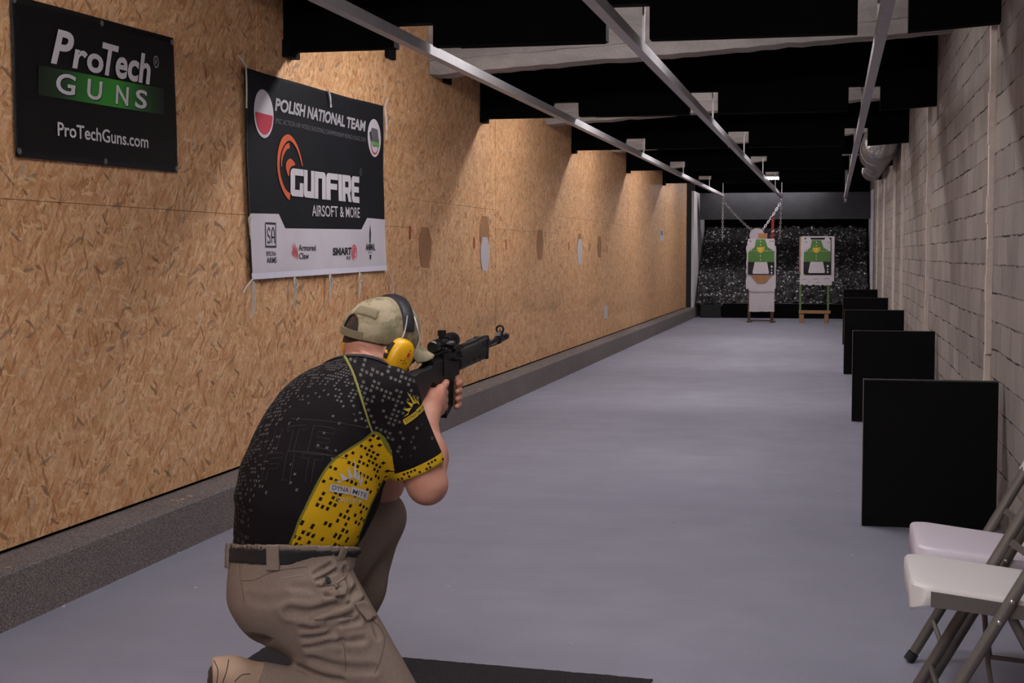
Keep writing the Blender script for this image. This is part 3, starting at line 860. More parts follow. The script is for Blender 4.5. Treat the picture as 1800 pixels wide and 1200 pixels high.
# ------------------------------------------------------------------ black lane dividers along the block wall
for i, (y, x0, x1, h, dy, lb) in enumerate(((7.20, 0.152, 0.775, 0.718, 0.03, 'nearest the camera, beside the folding chairs'), (11.74, 0.158, 0.783, 0.722, 0.03, 'second from the camera'),
                              (16.36, 0.126, 0.762, 0.714, 0.03, 'third from the camera'), (21.75, 0.146, 0.785, 0.692, 0.03, 'fourth from the camera'), (26.9, 0.185, 0.785, 0.692, 0.03, 'farthest from the camera'))):
    root = thing('lane_divider', ((x0 + x1) / 2, y, 0), 'low black divider board standing by the block wall, ' + lb, 'divider', 'black divider boards along the block wall')
    MB().bbox((x0, y, 0.004), (x1, y + 0.05, h - 0.006), 0.003).build('board', M_BLACK, root)
    MB().box((x0, y - 0.001, h - 0.0055), (x1, y + 0.05, h - 0.001)).build('top_edge', plain('dusty black edge', '#2c2a29', 0.9, vary=0.5, scale=40), root)
    MB().box((x0 - 0.0025, y + 0.002, 0.004), (x0 - 0.0005, y + 0.048, h)).build('side_edge', M_EDGE, root)
    m = MB()
    for xx in (x0 + 0.08, x1 - 0.10):
        m.box((xx, y + 0.051, 0.0), (xx + 0.04, y + 0.36, 0.04))
        m.add([(xx, y + 0.051, 0.04), (xx + 0.04, y + 0.051, 0.04), (xx + 0.04, y + 0.30, 0.04), (xx, y + 0.30, 0.04), (xx, y + 0.051, 0.40), (xx + 0.04, y + 0.051, 0.40)],
              [(0, 3, 2, 1), (0, 1, 5, 4), (4, 5, 2, 3), (0, 4, 3), (1, 2, 5)])
    m.build('rear_support', M_BLACK, root)

# ------------------------------------------------------------------ target stands at the far end
M_BOARDW = plain('white target board', '#bdb6bb', 0.9, vary=0.08, scale=6)
M_TGREEN = plain('target green', '#4a7038', 0.9, vary=0.1, scale=10)
M_TLINE = plain('target ring', '#3c682a', 0.9)
M_TYEL = plain('target yellow', '#c9a31c', 0.9, vary=0.05)
M_TBLK = plain('target black', '#17161a', 0.9)
M_WOODG = plain('green painted wood', '#5c7a43', 0.85, vary=0.2, scale=20)
M_WOODB = plain('bare wood', '#96724e', 0.85, vary=0.2, scale=20)
M_WOODD = plain('dark brown wood', '#4a3a2e', 0.85, vary=0.2, scale=20)
def px2(x, y, Y):
    """place on the upright plane at distance Y that the photograph point shows"""
    r = at(x, y, 1.0) - EYE
    k = Y / r[1]
    return (EYE + r * k)[[0, 2]]
def target_paper(parent, Y, x0, y0, x1, y1):
    """one printed sheet: photo corners of the sheet"""
    a, c = px2(x0, y0, Y), px2(x1, y1, Y)
    W, Hh = c[0] - a[0], a[1] - c[1]
    def P(poly, yy, mat, name, par, th=0.002):
        q = [(a[0] + p[0] * W, c[1] + p[1] * Hh) for p in poly]
        return MB().prism(q, (0, yy, 0), (1, 0, 0), (0, 0, 1), (0, -1, 0), th).build(name, mat, par)
    sh = P([(0, 0), (1, 0), (1, 1), (0, 1)], Y, M_BOARDW, 'paper_target', parent)
    P([(0, 0), (1, 0), (1, 0.35), (0, 0.35)], Y - 0.003, M_TBLK, 'black_band', sh)
    P([(0.20, .02), (.78, .02), (.80, .06), (.72, .355), (.26, .355), (.18, .06)], Y - 0.006, M_BOARDW, 'white_figure', sh)
    P([(0.01, 0.352), (.99, 0.352), (.99, 0.65), (.74, .765), (.64, .985), (.30, .985), (.25, .765), (0.01, 0.62)], Y - 0.009, M_TGREEN, 'green_figure', sh)
    for k, (rx, ry) in enumerate(((0.20, 0.19), (0.30, 0.255), (0.38, 0.31))):
        v, f = ribbon([(0.47 + rx * math.cos(t), .72 + ry * math.sin(t)) for t in np.linspace(math.pi, 2 * math.pi, 20)], 0.012)
        q = [(a[0] + p[0] * W, Y - 0.013 - 0.0002 * k, c[1] + p[1] * Hh) for p in v]
        link_mesh('score_ring', q, f, M_TLINE, sh)
    P([(0.32, .755), (.46, .765), (.63, .775), (.58, .645), (.47, .605), (.38, .64)], Y - 0.012, M_TYEL, 'yellow_zone', sh, 0.003)
    m = MB()
    for k in range(6):
        m.prism([(a[0] + (.46) * W, c[1] + (.40 + .1 * k) * Hh), (a[0] + .485 * W, c[1] + (.40 + .1 * k) * Hh), (a[0] + .485 * W, c[1] + (.44 + .1 * k) * Hh), (a[0] + .46 * W, c[1] + (.44 + .1 * k) * Hh)], (0, Y - 0.0155, 0), (1, 0, 0), (0, 0, 1), (0, -1, 0), 0.001)
    for xk in (.12, .22, .31, .64, .73, .82, .91):
        m.prism([(a[0] + (xk) * W, c[1] + .655 * Hh), (a[0] + (xk + .025) * W, c[1] + .655 * Hh), (a[0] + (xk + .025) * W, c[1] + .675 * Hh), (a[0] + xk * W, c[1] + .675 * Hh)], (0, Y - 0.0155, 0), (1, 0, 0), (0, 0, 1), (0, -1, 0), 0.001)
    m.build('white_ticks', M_PRINTW, sh)
    m = MB()
    for (cx, cz, r) in ((.90, .225, .035), (.90, .13, .022), (.90, .05, .03)):
        m.prism([(a[0] + (cx + r * math.cos(t)) * W, c[1] + (cz + r * math.sin(t)) * Hh) for t in np.linspace(0, 6.283, 14, endpoint=False)], (0, Y - 0.0045, 0), (1, 0, 0), (0, 0, 1), (0, -1, 0), 0.001)
    m.build('white_marks', M_PRINTW, sh)
    m = MB()
    for xk, w in ((.06, .07), (.82, .05), (.90, .06)):
        m.prism([(a[0] + xk * W, c[1] + .915 * Hh), (a[0] + (xk + w) * W, c[1] + .915 * Hh), (a[0] + (xk + w) * W, c[1] + .945 * Hh), (a[0] + xk * W, c[1] + .945 * Hh)], (0, Y - 0.003, 0), (1, 0, 0), (0, 0, 1), (0, -1, 0), 0.001)
    m.build('corner_marks', M_PRINTD, sh)
    return sh
def pbox(m, Y, x0, y0, x1, y1, dy0, dy1):
    a, c = px2(x0, y1, Y), px2(x1, y0, Y)
    return m.box((a[0], Y + dy0, max(a[1], 0.0)), (c[0], Y + dy1, c[1]))
YT = 28.65
root = thing('target_stand', (-1.35, YT, 0), 'left target stand, white boards down to its dark legs, gong hanging behind', 'target stand', 'target stands at the far end')
for x in (1317, 1358):
    pbox(MB(), YT, x - 3, 420, x + 3, 566.8, 0.02, 0.07).build('leg', M_WOODD, root)
    pbox(MB(), YT, x - 4.5, 564.5, x + 4.5, 566.8, -0.16, 0.25).build('foot', M_WOODD, root)
pbox(MB(), YT, 1319, 562.5, 1357, 564, 0.03, 0.05).build('crossbar', M_WOODD, root)
def rough_board(parent, Y, x0, y0, x1, y1, dy, mat, name, jag=2.0, n=10):
    a, c = px2(x0, y1, Y), px2(x1, y0, Y)
    g = jag * YT / F_PX
    P = []
    for k in range(n): P.append((a[0] + (c[0] - a[0]) * k / n, a[1] + rng.uniform(-g, g)))
    for k in range(n): P.append((c[0] + rng.uniform(-g, g) * .4, a[1] + (c[1] - a[1]) * k / n))
    for k in range(n): P.append((c[0] + (a[0] - c[0]) * k / n, c[1] + rng.uniform(-g, g) * .2))
    for k in range(n): P.append((a[0] + rng.uniform(-g, g) * .5, c[1] + (a[1] - c[1]) * k / n))
    return MB().prism(P, (0, Y + dy, 0), (1, 0, 0), (0, 0, 1), (0, 1, 0), 0.008).build(name, mat, parent)
rough_board(root, YT, 1316.5, 505, 1361.5, 547.5, 0.009, M_BOARDW, 'lower_board', 0.5)
rough_board(root, YT, 1311.5, 432, 1364, 507, -0.002, M_BOARDW, 'backing_board', 1.6)
rough_board(root, YT, 1313.5, 424, 1362, 438, -0.012, M_BOARDW, 'backing_board', 0.5)
rough_board(root, YT, 1316, 500, 1362, 512, -0.013, M_BOARDW, 'torn_flap', 1.8, 16)
tp = target_paper(root, YT - 0.03, 1315, 419.5, 1361, 482.5)
q = [px2(x, y, YT - .024) for x, y in ((1320, 484), (1356, 484), (1345, 497), (1331, 497.5))]
MB().prism(q, (0, YT - 0.024, 0), (1, 0, 0), (0, 0, 1), (0, 1, 0), 0.004).build('brown_patch', M_CARD, root)
pbox(MB(), YT, 1332.5, 410, 1349, 421, -0.03, -0.02).build('brown_patch', M_CARD, root)
root = thing('target_stand', (-0.36, YT, 0), 'right target stand on green posts with a bare wood crossbar', 'target stand', 'target stands at the far end')
for x in (1407, 1456):
    pbox(MB(), YT, x - 2.6, 418, x + 2.6, 567.5, 0.02, 0.07).build('post', M_WOODG, root)
    pbox(MB(), YT, (1405 if x < 1430 else 1449), 552, (1413 if x < 1430 else 1456), 567.6, -0.10, 0.02).build('foot_block', M_WOODB, root)
pbox(MB(), YT, 1404, 545.5, 1460, 550.5, -0.03, 0.02).build('crossbar', M_WOODB, root)
pbox(MB(), YT, 1404.5, 416, 1410, 478, 0.01, 0.02).build('backing_board', M_CARD, root)
rough_board(root, YT, 1407, 415, 1467, 494, 0.0, M_BOARDW, 'backing_board', 0.6)
rough_board(root, YT, 1406, 484, 1462, 500.5, -0.010, M_BOARDW, 'torn_flap', 1.2, 14)
a, c = px2(1414, 483, YT), px2(1461.5, 417.5, YT)
MB().box((a[0], YT - 0.014, a[1]), (c[0], YT - 0.010, c[1])).build('black_sheet', M_TBLK, root)
target_paper(root, YT - 0.025, 1413, 421, 1459.5, 481)
for x in (1421, 1454):
    g = px2(x, 421.5, YT)
    MB().lathe((g[0], YT - 0.03, g[1]), (0, 1, 0), [(0, .05), (0.004, .05)], 18).build('round_patch', M_BOARDW, root)
m = MB()
for x0, x1, y in ((1410, 1418, 490.5), (1430, 1437, 490), (1420, 1425, 495), (1434, 1440, 496), (1448, 1458, 489)):
    a = px2(x0, y + .7, YT); c = px2(x1, y, YT)
    m.box((a[0], YT - 0.0125, a[1]), (c[0], YT - 0.0105, c[1]))
m.build('bullet_tears', M_PRINTD, root)
# round gong and the chains from the rail ends
YG = 29.55
g = px2(1330.5, 413.5, YG)
o = MB().lathe((g[0], YG - 0.008, g[1]), (0, 1, 0), [(0, .10), (0.0, .142), (0.004, .147), (0.012, .147), (0.016, .142), (0.016, .1)], 36).build('gong', plain('painted steel plate', '#b9b2bd', 0.55, 0.1), None, True, origin=(g[0], YG, g[1]))
tag(o, 'round pale steel gong hung on two chains behind the left target', 'gong')
def chain(p0, p1, label, sag=0.0):
    p0, p1 = np.array(p0, float), np.array(p1, float)
    n = max(3, int(round(np.linalg.norm(p1 - p0) / 0.048)))
    m = MB()
    for k in range(n):
        t0, t1 = k / n, (k + 1) / n
        a = p0 + (p1 - p0) * t0; c = p0 + (p1 - p0) * t1
        a = a - np.array([0, 0, sag * 4 * t0 * (1 - t0)]); c = c - np.array([0, 0, sag * 4 * t1 * (1 - t1)])
        d, e1, e2 = frame_of(c - a)
        side = e1 if k % 2 else e2
        L = np.linalg.norm(c - a) / 2 + 0.009; mid = (a + c) / 2
        pts = []
        for t in np.linspace(0, 2 * math.pi, 14, endpoint=False):
            x = math.cos(t); yv = math.sin(t)
            pts.append(mid + d * (L - 0.016) * (1 if x > 0 else -1) * (1 if abs(x) > 0.2 else 0) + d * 0.016 * x + side * 0.017 * yv)
        m.tube(pts, 0.0062, 5, closed=True)
    o = m.build('hanging_chain', M_GALV, None, True, origin=tuple(p1))
    tag(o, label, 'chain', 'chains from the rail ends')
e1 = np.array([-2.19, 29.58, 2.40]); e2 = np.array([-1.025, 29.58, 2.365])
chain(e1, (e1[0], 29.58, px2(1281, 421, 29.58)[1]), 'galvanised chain hanging straight down from the left rail end')
chain(e2 - [0.0, 0, 0], (e2[0] - 0.03, 29.58, px2(1374, 418, 29.58)[1]), 'galvanised chain hanging straight down from the middle rail end')
chain(e1 + [.03, -.03, -.03], (g[0] - 0.10, YG, g[1] + 0.10), 'galvanised chain slanting from the left rail end to the round gong', 0.03)
chain(e2 - [.03, .03, .03], (g[0] + 0.10, YG, g[1] + 0.10), 'galvanised chain slanting from the middle rail end to the round gong', 0.02)
a, c = px2(1355.5, 419, 29.3), px2(1361, 380.5, 29.3)
root = thing('red_pole', ((a[0] + c[0]) / 2, 29.3, 0), 'red painted upright pole with a white tape patch, behind the left target', 'pole')
MB().box((a[0], 29.29, 0.0), (c[0], 29.33, c[1])).build('pole', plain('red paint', '#8e1520', 0.7, vary=0.2), root)
a, c = px2(1355, 408.5, 29.28), px2(1361.5, 403, 29.28)
MB().prism([(a[0], a[1]), (c[0], a[1] + .02), (c[0] - .01, c[1]), (a[0] + .03, c[1] - .02)], (0, 29.287, 0), (1, 0, 0), (0, 0, 1), (0, 1, 0), 0.002).build('tape_patch', M_BOARDW, root)

# ------------------------------------------------------------------ folding chairs
M_SEATP = plain('white moulded plastic', '#d2cfce', 0.55, spec=0.35, vary=0.05, scale=3)
M_SEATP2 = plain('slightly lilac white plastic', '#d4ccd6', 0.55, spec=0.35, vary=0.05, scale=3)
M_FRAME = plain('grey brown enamelled tube', '#67635e', 0.45, 0.35, vary=0.15, scale=9)
M_RUBBER = plain('black rubber cap', '#101010', 0.8)
M_RIVET = plain('rivet', '#b9b9b9', 0.3, 0.9)
def folding_chair(ox, y0, y1, label, plastic, rail_drop=0.0):
    """faces -x; front legs stand at x = ox, side tubes at y0 and y1"""
    root = thing('folding_chair', (ox + 0.25, (y0 + y1) / 2, 0), label, 'folding chair', 'white folding chairs')
    k = 0.55
    tilt = -0.115
    def tube_pt(z): return ox + k * z
    zs = 0.470                                   # seat height at its front
    xf = ox - 0.005
    def zseat(x): return zs + (x - xf) * tilt
    # seat shell
    D, n = 0.40, 12
    ya, yb = y0 + 0.002, y1 - 0.002
    ov = 0.022
    plan = []
    W0, W1 = ya - ov, yb + ov
    bm = bmesh.new()
    def seat_pts(off):
        P = []
        r = 0.055
        f = xf - off; b_ = xf + D + off
        for (cx, cy, a0) in ((f + r, W0 - off + r, math.pi), (b_ - r, W0 - off + r, 1.5 * math.pi), (b_ - r, W1 + off - r, 0), (f + r, W1 + off - r, 0.5 * math.pi)):
            for i in range(7):
                a = a0 + i / 6 * math.pi / 2
                P.append((cx + r * math.cos(a), cy + r * math.sin(a)))
        return P
    V = []; Fs = []
    layers = [(-0.03, 0.004), (-0.016, 0.0035), (-0.005, -0.001), (0.0, -0.009), (0.001, -0.03), (-0.002, -0.036), (-0.012, -0.036)]
    for off, dz in layers:
        for (x, y) in seat_pts(off):
            lip = -0.042 * max(0, 1 - (x - xf) / 0.10) ** 1.5 if dz < -0.02 else 0.0
            if dz < -0.02 and x - xf > 0.07: lip += 0.012      # shell is shallower behind the rolled front lip
            crown = -0.006 * math.exp(-((x - xf - 0.25) / 0.16) ** 2) if dz > 0 else 0
            V.append((x, y, zseat(x) + dz + lip + crown))
    m_ = 28
    for i in range(len(layers) - 1):
        for j in range(m_):
            Fs.append((i * m_ + j, i * m_ + (j + 1) % m_, (i + 1) * m_ + (j + 1) % m_, (i + 1) * m_ + j))
    Fs.append(tuple(range(m_))[::-1]); Fs.append(tuple((len(layers) - 1) * m_ + j for j in range(m_)))
    link_mesh('seat', V, [q[::-1] for q in Fs], plastic, root, True)
    # side rails under the seat
    for y, s in ((y0, -1), (y1, 1)):
        rd = rail_drop
        P = [(xf + 0.05, zseat(xf + .05) - 0.012 - rd), (xf + D + 0.03, zseat(xf + D + .03) - 0.012 - rd), (xf + D + 0.03, zseat(xf + D + .03) - 0.046), (xf + 0.05, zseat(xf + .05) - 0.052)]
        MB().prism(P, (0, y - s * -0.0235, 0), (1, 0, 0), (0, 0, 1), (0, s, 0), 0.004).build('side_rail', M_FRAME, root)
    # front leg and back upright in one tube, oval
    for y in (y0, y1):
        ys = y + (0.034 if y == y1 else -0.034)
        pts = [(tube_pt(z), ys, z) for z in (0.035, 0.3, 0.6, 0.74)] + [(tube_pt(0.84) + 0.015, ys, 0.84)]
        leg = MB().tube(pts, 0.0165, 12).build('leg', M_FRAME, root, True)
        d = np.array([k, 0, 1.0]); d /= np.linalg.norm(d)
        b0 = np.array([tube_pt(0.0), ys, 0.0])
        MB().tube([b0 + d * 0.004 + [0, 0, .004], b0 + d * 0.036], [0.0185, 0.0185], 12).build('rubber_foot', M_RUBBER, leg, True)
        rv = MB()
        for z in (0.385, 0.44, 0.62):
            rv.lathe((tube_pt(z), ys + (-0.013 if y == y0 else 0.013), z), (0, -1 if y == y0 else 1, 0), [(0, 0.007), (0.003, 0.006), (0.005, 0.003)], 10)
        rv.build('rivet', M_RIVET, leg, True)
    # rear legs: pivot on the side rails
    xb = xf + D - 0.03
    for y in (y0, y1):
        ys = y + (0.012 if y == y0 else -0.012)
        pts = [(xf + 0.24, ys, zseat(xf + .24) - 0.03), (xf + 0.34, ys, 0.22), (xf + 0.44, ys, 0.03)]
        leg = MB().tube(pts, 0.0125, 12).build('leg', M_FRAME, root, True)
        MB().tube([(xf + 0.437, ys, 0.045), (xf + 0.452, ys, 0.004)], 0.0145, 12).build('rubber_foot', M_RUBBER, leg, True)
        # flat link from upright to rear leg
        MB().obox(((tube_pt(0.50) + xf + D) / 2 + 0.03, ys, 0.455), [np.array((0.80, 0, -0.6)), np.array((0, 1, 0)), np.array((0.6, 0, 0.80))], (0.10, 0.002, 0.010)).build('link_bar', M_FRAME, root)
    MB().tube([(tube_pt(0.14), y0 - 0.03, 0.14), (tube_pt(0.14) + 0.004, (y0 + y1) / 2, 0.14), (tube_pt(0.14), y1 + 0.03, 0.14)], 0.008, 8).build('stretcher', M_FRAME, root, True)
    MB().tube([(xf + 0.385, y0 + 0.012, 0.12), (xf + 0.385, y1 - 0.012, 0.12)], 0.008, 8).build('stretcher', M_FRAME, root, True)
    MB().tube([(tube_pt(0.37) , y1 + 0.02, 0.37), (tube_pt(0.36) + .02, y1 - 0.02, 0.30), (tube_pt(0.3) + 0.05, (y0 + y1) / 2 + .03, 0.20), (tube_pt(0.3) + .06, (y0 + y1) / 2 - .06, 0.11), (xf + .38, y0 + .06, 0.118)], 0.008, 8).build('folding_rod', M_FRAME, root, True)
    # backrest
    V = []; Fs = []
    zb0, zb1 = 0.64, 0.86
    nn, mm = 14, 8
    for side in (0, 1):
        for j in range(mm + 1):
            for i in range(nn + 1):
                s, t_ = i / nn, j / mm
                y = (y0 - 0.052) + (y1 - y0 + 0.104) * s
                z = zb0 + (zb1 - zb0) * t_
                edge = (abs(2 * s - 1)) ** 8 + (abs(2 * t_ - 1)) ** 8
                curve = 0.035 * (1 - (2 * s - 1) ** 2)
                th = 0.026 * max(0, 1 - edge) ** 0.5
                V.append((tube_pt(z) + curve - 0.020 + (th if side else -th * .5), y, z))
    N = (nn + 1) * (mm + 1)
    for j in range(mm):
        for i in range(nn):
            a = j * (nn + 1) + i
            Fs.append((a, a + 1, a + nn + 2, a + nn + 1)[::-1]); Fs.append((a + N, a + 1 + N, a + nn + 2 + N, a + nn + 1 + N))
    rim = [i for i in range(nn + 1)] + [j * (nn + 1) + nn for j in range(1, mm + 1)] + [mm * (nn + 1) + i for i in range(nn - 1, -1, -1)] + [j * (nn + 1) for j in range(mm - 1, 0, -1)]
    for a, b_ in zip(rim, rim[1:] + rim[:1]):
        Fs.append((a, b_, b_ + N, a + N))
    link_mesh('backrest', V, Fs, plastic, root, 'all')
    return root
folding_chair(0.253, 4.38, 4.77, 'white folding chair in the corner, next to the black divider board', M_SEATP2, 0.024)
folding_chair(0.212, 3.87, 4.25, 'white folding chair nearest the camera, cut by the right edge', M_SEATP)

# ------------------------------------------------------------------ mat and floor dirt
def mat_mesh():
    t = NT('charcoal carpet mat', rough=1.0, spec=0.05)
    nz = t.noise(t.coord(), 260, 2)
    t.base(t.ramp(nz, [(0.3, '#1f1e20'), (0.7, '#3c3a3c')]))
    t.bump(nz, 0.8, 0.006)
    c = [(-1.84, 4.535), (-1.318, 4.477), (-0.53, 4.415), (-0.56, 3.42), (-1.88, 3.40)]
    P = []
    n = 60
    for a, b_ in zip(c, c[1:] + c[:1]):
        for k in range(n):
            P.append((a[0] + (b_[0] - a[0]) * k / n + rng.normal(0, .0018), a[1] + (b_[1] - a[1]) * k / n + rng.normal(0, .0018)))
    o = MB().prism(P[::-1], (0, 0, 0.0005), (1, 0, 0), (0, 1, 0), (0, 0, 1), 0.007).build('floor_mat', t.m, origin=(-1.2, 3.9, 0.0005))
    tag(o, 'charcoal carpet mat under the kneeling shooter', 'mat')
mat_mesh()
m = MB()
for k in range(150):
    r = rng.random()
    if r < 0.45:
        y = rng.uniform(4, 24); x = XC + abs(rng.normal(0, 0.03)) + 0.004
    elif r < 0.6:
        y = rng.uniform(27.5, 29.2); x = rng.uniform(-1.8, 0.1)
    else:
        y = 3.5 + rng.exponential(6); x = rng.uniform(-2.7, 0.6)
    if y > 30: continue
    s = rng.uniform(0.0012, 0.0035) * (1 + y * 0.03)
    a = rng.uniform(0, 6.28)
    m.obox((x, y, s * 0.5 + .0003), [np.array((math.cos(a), math.sin(a), 0)), np.array((-math.sin(a), math.cos(a), 0)), np.array((0, 0, 1.0))], (s * 1.3, s * 0.8, s * 0.5))
o = m.build('floor_debris', plain('pale chips', '#d0cac6', 0.8))
tag(o, 'tiny pale chips scattered over the grey floor and along the kerb', 'debris', kind='stuff')
m = MB()
for k in range(90):
    y = rng.uniform(4, 29); x = XC - abs(rng.normal(0, 0.03)) - 0.02
    if y > 20: x = XC - rng.uniform(0.02, .15)
    s = rng.uniform(0.003, 0.007); a = rng.uniform(0, 6.28)
    m.obox((max(x, XL + .02), y, ZC + s * 0.4), [np.array((math.cos(a), math.sin(a), 0)), np.array((-math.sin(a), math.cos(a), 0)), np.array((0, 0, 1.0))], (s * 1.6, s * 0.6, s * 0.4))
o = m.build('kerb_debris', plain('wood splinters', '#b79a78', 0.9))
tag(o, 'pale wood splinters lying on top of the kerb', 'debris', kind='stuff')
# ------------------------------------------------------------------ smooth bodies: distance fields meshed with surface nets
def nrm(v):
    v = np.asarray(v, float)
    return v / np.linalg.norm(v)

def smin(a, b, k):
    h = np.maximum(k - np.abs(a - b), 0) / k
    return np.minimum(a, b) - h * h * k * 0.25

def cap_(p, a, b, ra, rb):
    """tapered capsule"""
    a, b = np.asarray(a, float), np.asarray(b, float)
    ab = b - a
    t = np.clip(((p - a) @ ab) / (ab @ ab), 0, 1)
    q = p - a - t[:, None] * ab
    return np.sqrt((q * q).sum(1)) - (ra + (rb - ra) * t)

def ell_(p, c, ax, r):
    """ellipsoid; ax rows are its axes"""
    q = (p - np.asarray(c)) @ np.asarray(ax, float).T
    r = np.asarray(r, float)
    k0 = np.sqrt(((q / r) ** 2).sum(1)) + 1e-9
    k1 = np.sqrt(((q / r ** 2) ** 2).sum(1)) + 1e-9
    return k0 * (k0 - 1) / k1

def chain_(p, pts, rad, k=0.02):
    d = None
    for i in range(len(pts) - 1):
        c = cap_(p, pts[i], pts[i + 1], rad[i], rad[i + 1])
        d = c if d is None else smin(d, c, k)
    return d

class Loft:
    """body with oval sections along a curved spine; stations: centre, half width, half depth, yaw(deg), exponent"""
    def __init__(s, st, n=40):
        C = np.array([q[0] for q in st], float); W = np.array([q[1] for q in st]); D = np.array([q[2] for q in st]); Yw = np.radians([q[3] for q in st])
        s.C = smooth_path(C, n)
        m = len(s.C)
        t = np.linspace(0, len(st) - 1, m); idx = np.arange(len(st))
        s.W, s.D, Yw = np.interp(t, idx, W), np.interp(t, idx, D), np.interp(t, idx, Yw)
        ker = np.ones(15) / 15
        pad = lambda a: np.concatenate([np.full(7, a[0]), a, np.full(7, a[-1])])
        s.W = np.convolve(pad(s.W), ker, 'valid'); s.D = np.convolve(pad(s.D), ker, 'valid')
        T = np.gradient(s.C, axis=0); T /= np.linalg.norm(T, axis=1)[:, None]
        rt = np.stack([np.cos(Yw), -np.sin(Yw), 0 * Yw], 1)
        rt -= T * (rt * T).sum(1)[:, None]; rt /= np.linalg.norm(rt, axis=1)[:, None]
        s.T, s.X = T, rt
        s.Y = np.cross(T, rt)          # forward
        s.S = np.concatenate([[0], np.cumsum(np.linalg.norm(np.diff(s.C, axis=0), axis=1))])
        s.ex = 2.4
    def near(s, p):
        idx = np.zeros(len(p), int)
        for i in range(0, len(p), 20000):
            q = p[i:i + 20000]
            h = ((q[:, None, :] - s.C[None, ::4]) * s.T[None, ::4]).sum(2)
            d2 = ((q[:, None, :] - s.C[None, ::4]) ** 2).sum(2)
            k = np.argmin(h * h * 4 + d2 * 0.15, axis=1) * 4
            # fine step along the spine
            for _ in range(2):
                k = np.clip(k, 0, len(s.C) - 1)
                hh = ((q - s.C[k]) * s.T[k]).sum(1)
                k = np.clip(k + np.round(hh / (s.S[-1] / (len(s.S) - 1))).astype(int), 0, len(s.C) - 1)
            idx[i:i + 20000] = k
        return idx
    def __call__(s, p):
        k = s.near(p)
        q = p - s.C[k]
        x = (q * s.X[k]).sum(1); y = (q * s.Y[k]).sum(1); z = (q * s.T[k]).sum(1)
        end = (k == 0) | (k == len(s.C) - 1)
        w, d = s.W[k], s.D[k]
        zz = np.where(end, z, 0)
        c = np.minimum(w, d) * 0.5
        r = ((np.abs(x / w) ** s.ex + np.abs(y / d) ** s.ex) ** (2 / s.ex) + (zz / c) ** 2) ** 0.5 + 1e-6
        L = np.sqrt(x * x + y * y + zz * zz)
        return L * (1 - 1 / r)
    def uv(s, p):
        """(arc length round the body from the spine at the back, + to his right; length up the spine)"""
        k = s.near(p)
        q = p - s.C[k]
        x = (q * s.X[k]).sum(1); y = (q * s.Y[k]).sum(1); z = (q * s.T[k]).sum(1)
        a = np.arctan2(x, -y)
        return np.stack([a * 0.165, s.S[k] + z], 1)

def mesh_field(fn, lo, hi, h, blk=6):
    lo = np.asarray(lo, float); hi = np.asarray(hi, float)
    nb = np.ceil((hi - lo) / (h * blk)).astype(int)
    n = nb * blk + 1
    bx = [lo[i] + (np.arange(nb[i]) + 0.5) * h * blk for i in range(3)]
    G = np.stack(np.meshgrid(*bx, indexing='ij'), -1).reshape(-1, 3)
    fc = fn(G)
    act = np.abs(fc) < h * blk * 1.35
    F = np.empty(n, np.float32)
    big = np.where(fc < 0, -1.0, 1.0).reshape(nb)
    F[:] = 1.0
    F[:-1, :-1, :-1] = np.repeat(np.repeat(np.repeat(big, blk, 0), blk, 1), blk, 2)
    loc = np.stack(np.meshgrid(*[np.arange(blk + 1)] * 3, indexing='ij'), -1).reshape(-1, 3)
    bi = np.stack(np.unravel_index(np.nonzero(act)[0], nb), 1) * blk
    for i in range(0, len(bi), 900):
        ii = (bi[i:i + 900, None, :] + loc[None]).reshape(-1, 3)
        F[ii[:, 0], ii[:, 1], ii[:, 2]] = fn(lo + ii * h)
    S = F < 0
    c = [S[a:n[0] - 1 + a, b:n[1] - 1 + b, d:n[2] - 1 + d] for a in (0, 1) for b in (0, 1) for d in (0, 1)]
    cnt = sum(x.astype(np.int8) for x in c)
    ci = np.stack(np.nonzero((cnt > 0) & (cnt < 8)), 1)
    vid = np.full(n - 1, -1, np.int64)
    vid[ci[:, 0], ci[:, 1], ci[:, 2]] = np.arange(len(ci))
    corner = np.array([(a, b, d) for a in (0, 1) for b in (0, 1) for d in (0, 1)])
    val = np.stack([F[ci[:, 0] + o[0], ci[:, 1] + o[1], ci[:, 2] + o[2]] for o in corner], 1)
    acc = np.zeros((len(ci), 3)); num = np.zeros(len(ci))
    for i in range(8):
        for j in range(i + 1, 8):
            if np.abs(corner[i] - corner[j]).sum() == 1:
                a, b = val[:, i], val[:, j]
                m = (a < 0) != (b < 0)
                t = np.where(m, a / np.where(m, a - b, 1), 0)
                acc += np.where(m[:, None], corner[i] + t[:, None] * (corner[j] - corner[i]), 0); num += m
    V = lo + (ci + acc / num[:, None]) * h
    quads = []
    for ax in range(3):
        u, w = (ax + 1) % 3, (ax + 2) % 3
        sl0 = [slice(None)] * 3; sl1 = [slice(None)] * 3
        sl0[ax] = slice(0, -1); sl1[ax] = slice(1, None)
        A, B = S[tuple(sl0)], S[tuple(sl1)]
        e = np.stack(np.nonzero(A != B), 1)
        e = e[(e[:, u] > 0) & (e[:, w] > 0) & (e[:, u] < n[u] - 1) & (e[:, w] < n[w] - 1)]
        ins = A[e[:, 0], e[:, 1], e[:, 2]]
        q = []
        for du, dw in ((-1, -1), (0, -1), (0, 0), (-1, 0)):
            k = e.copy(); k[:, u] += du; k[:, w] += dw
            q.append(vid[k[:, 0], k[:, 1], k[:, 2]])
        q = np.stack(q, 1)
        q[~ins] = q[~ins][:, ::-1]
        quads.append(q)
    Q = np.concatenate(quads)
    Q = Q[(Q >= 0).all(1)]
    return V, Q

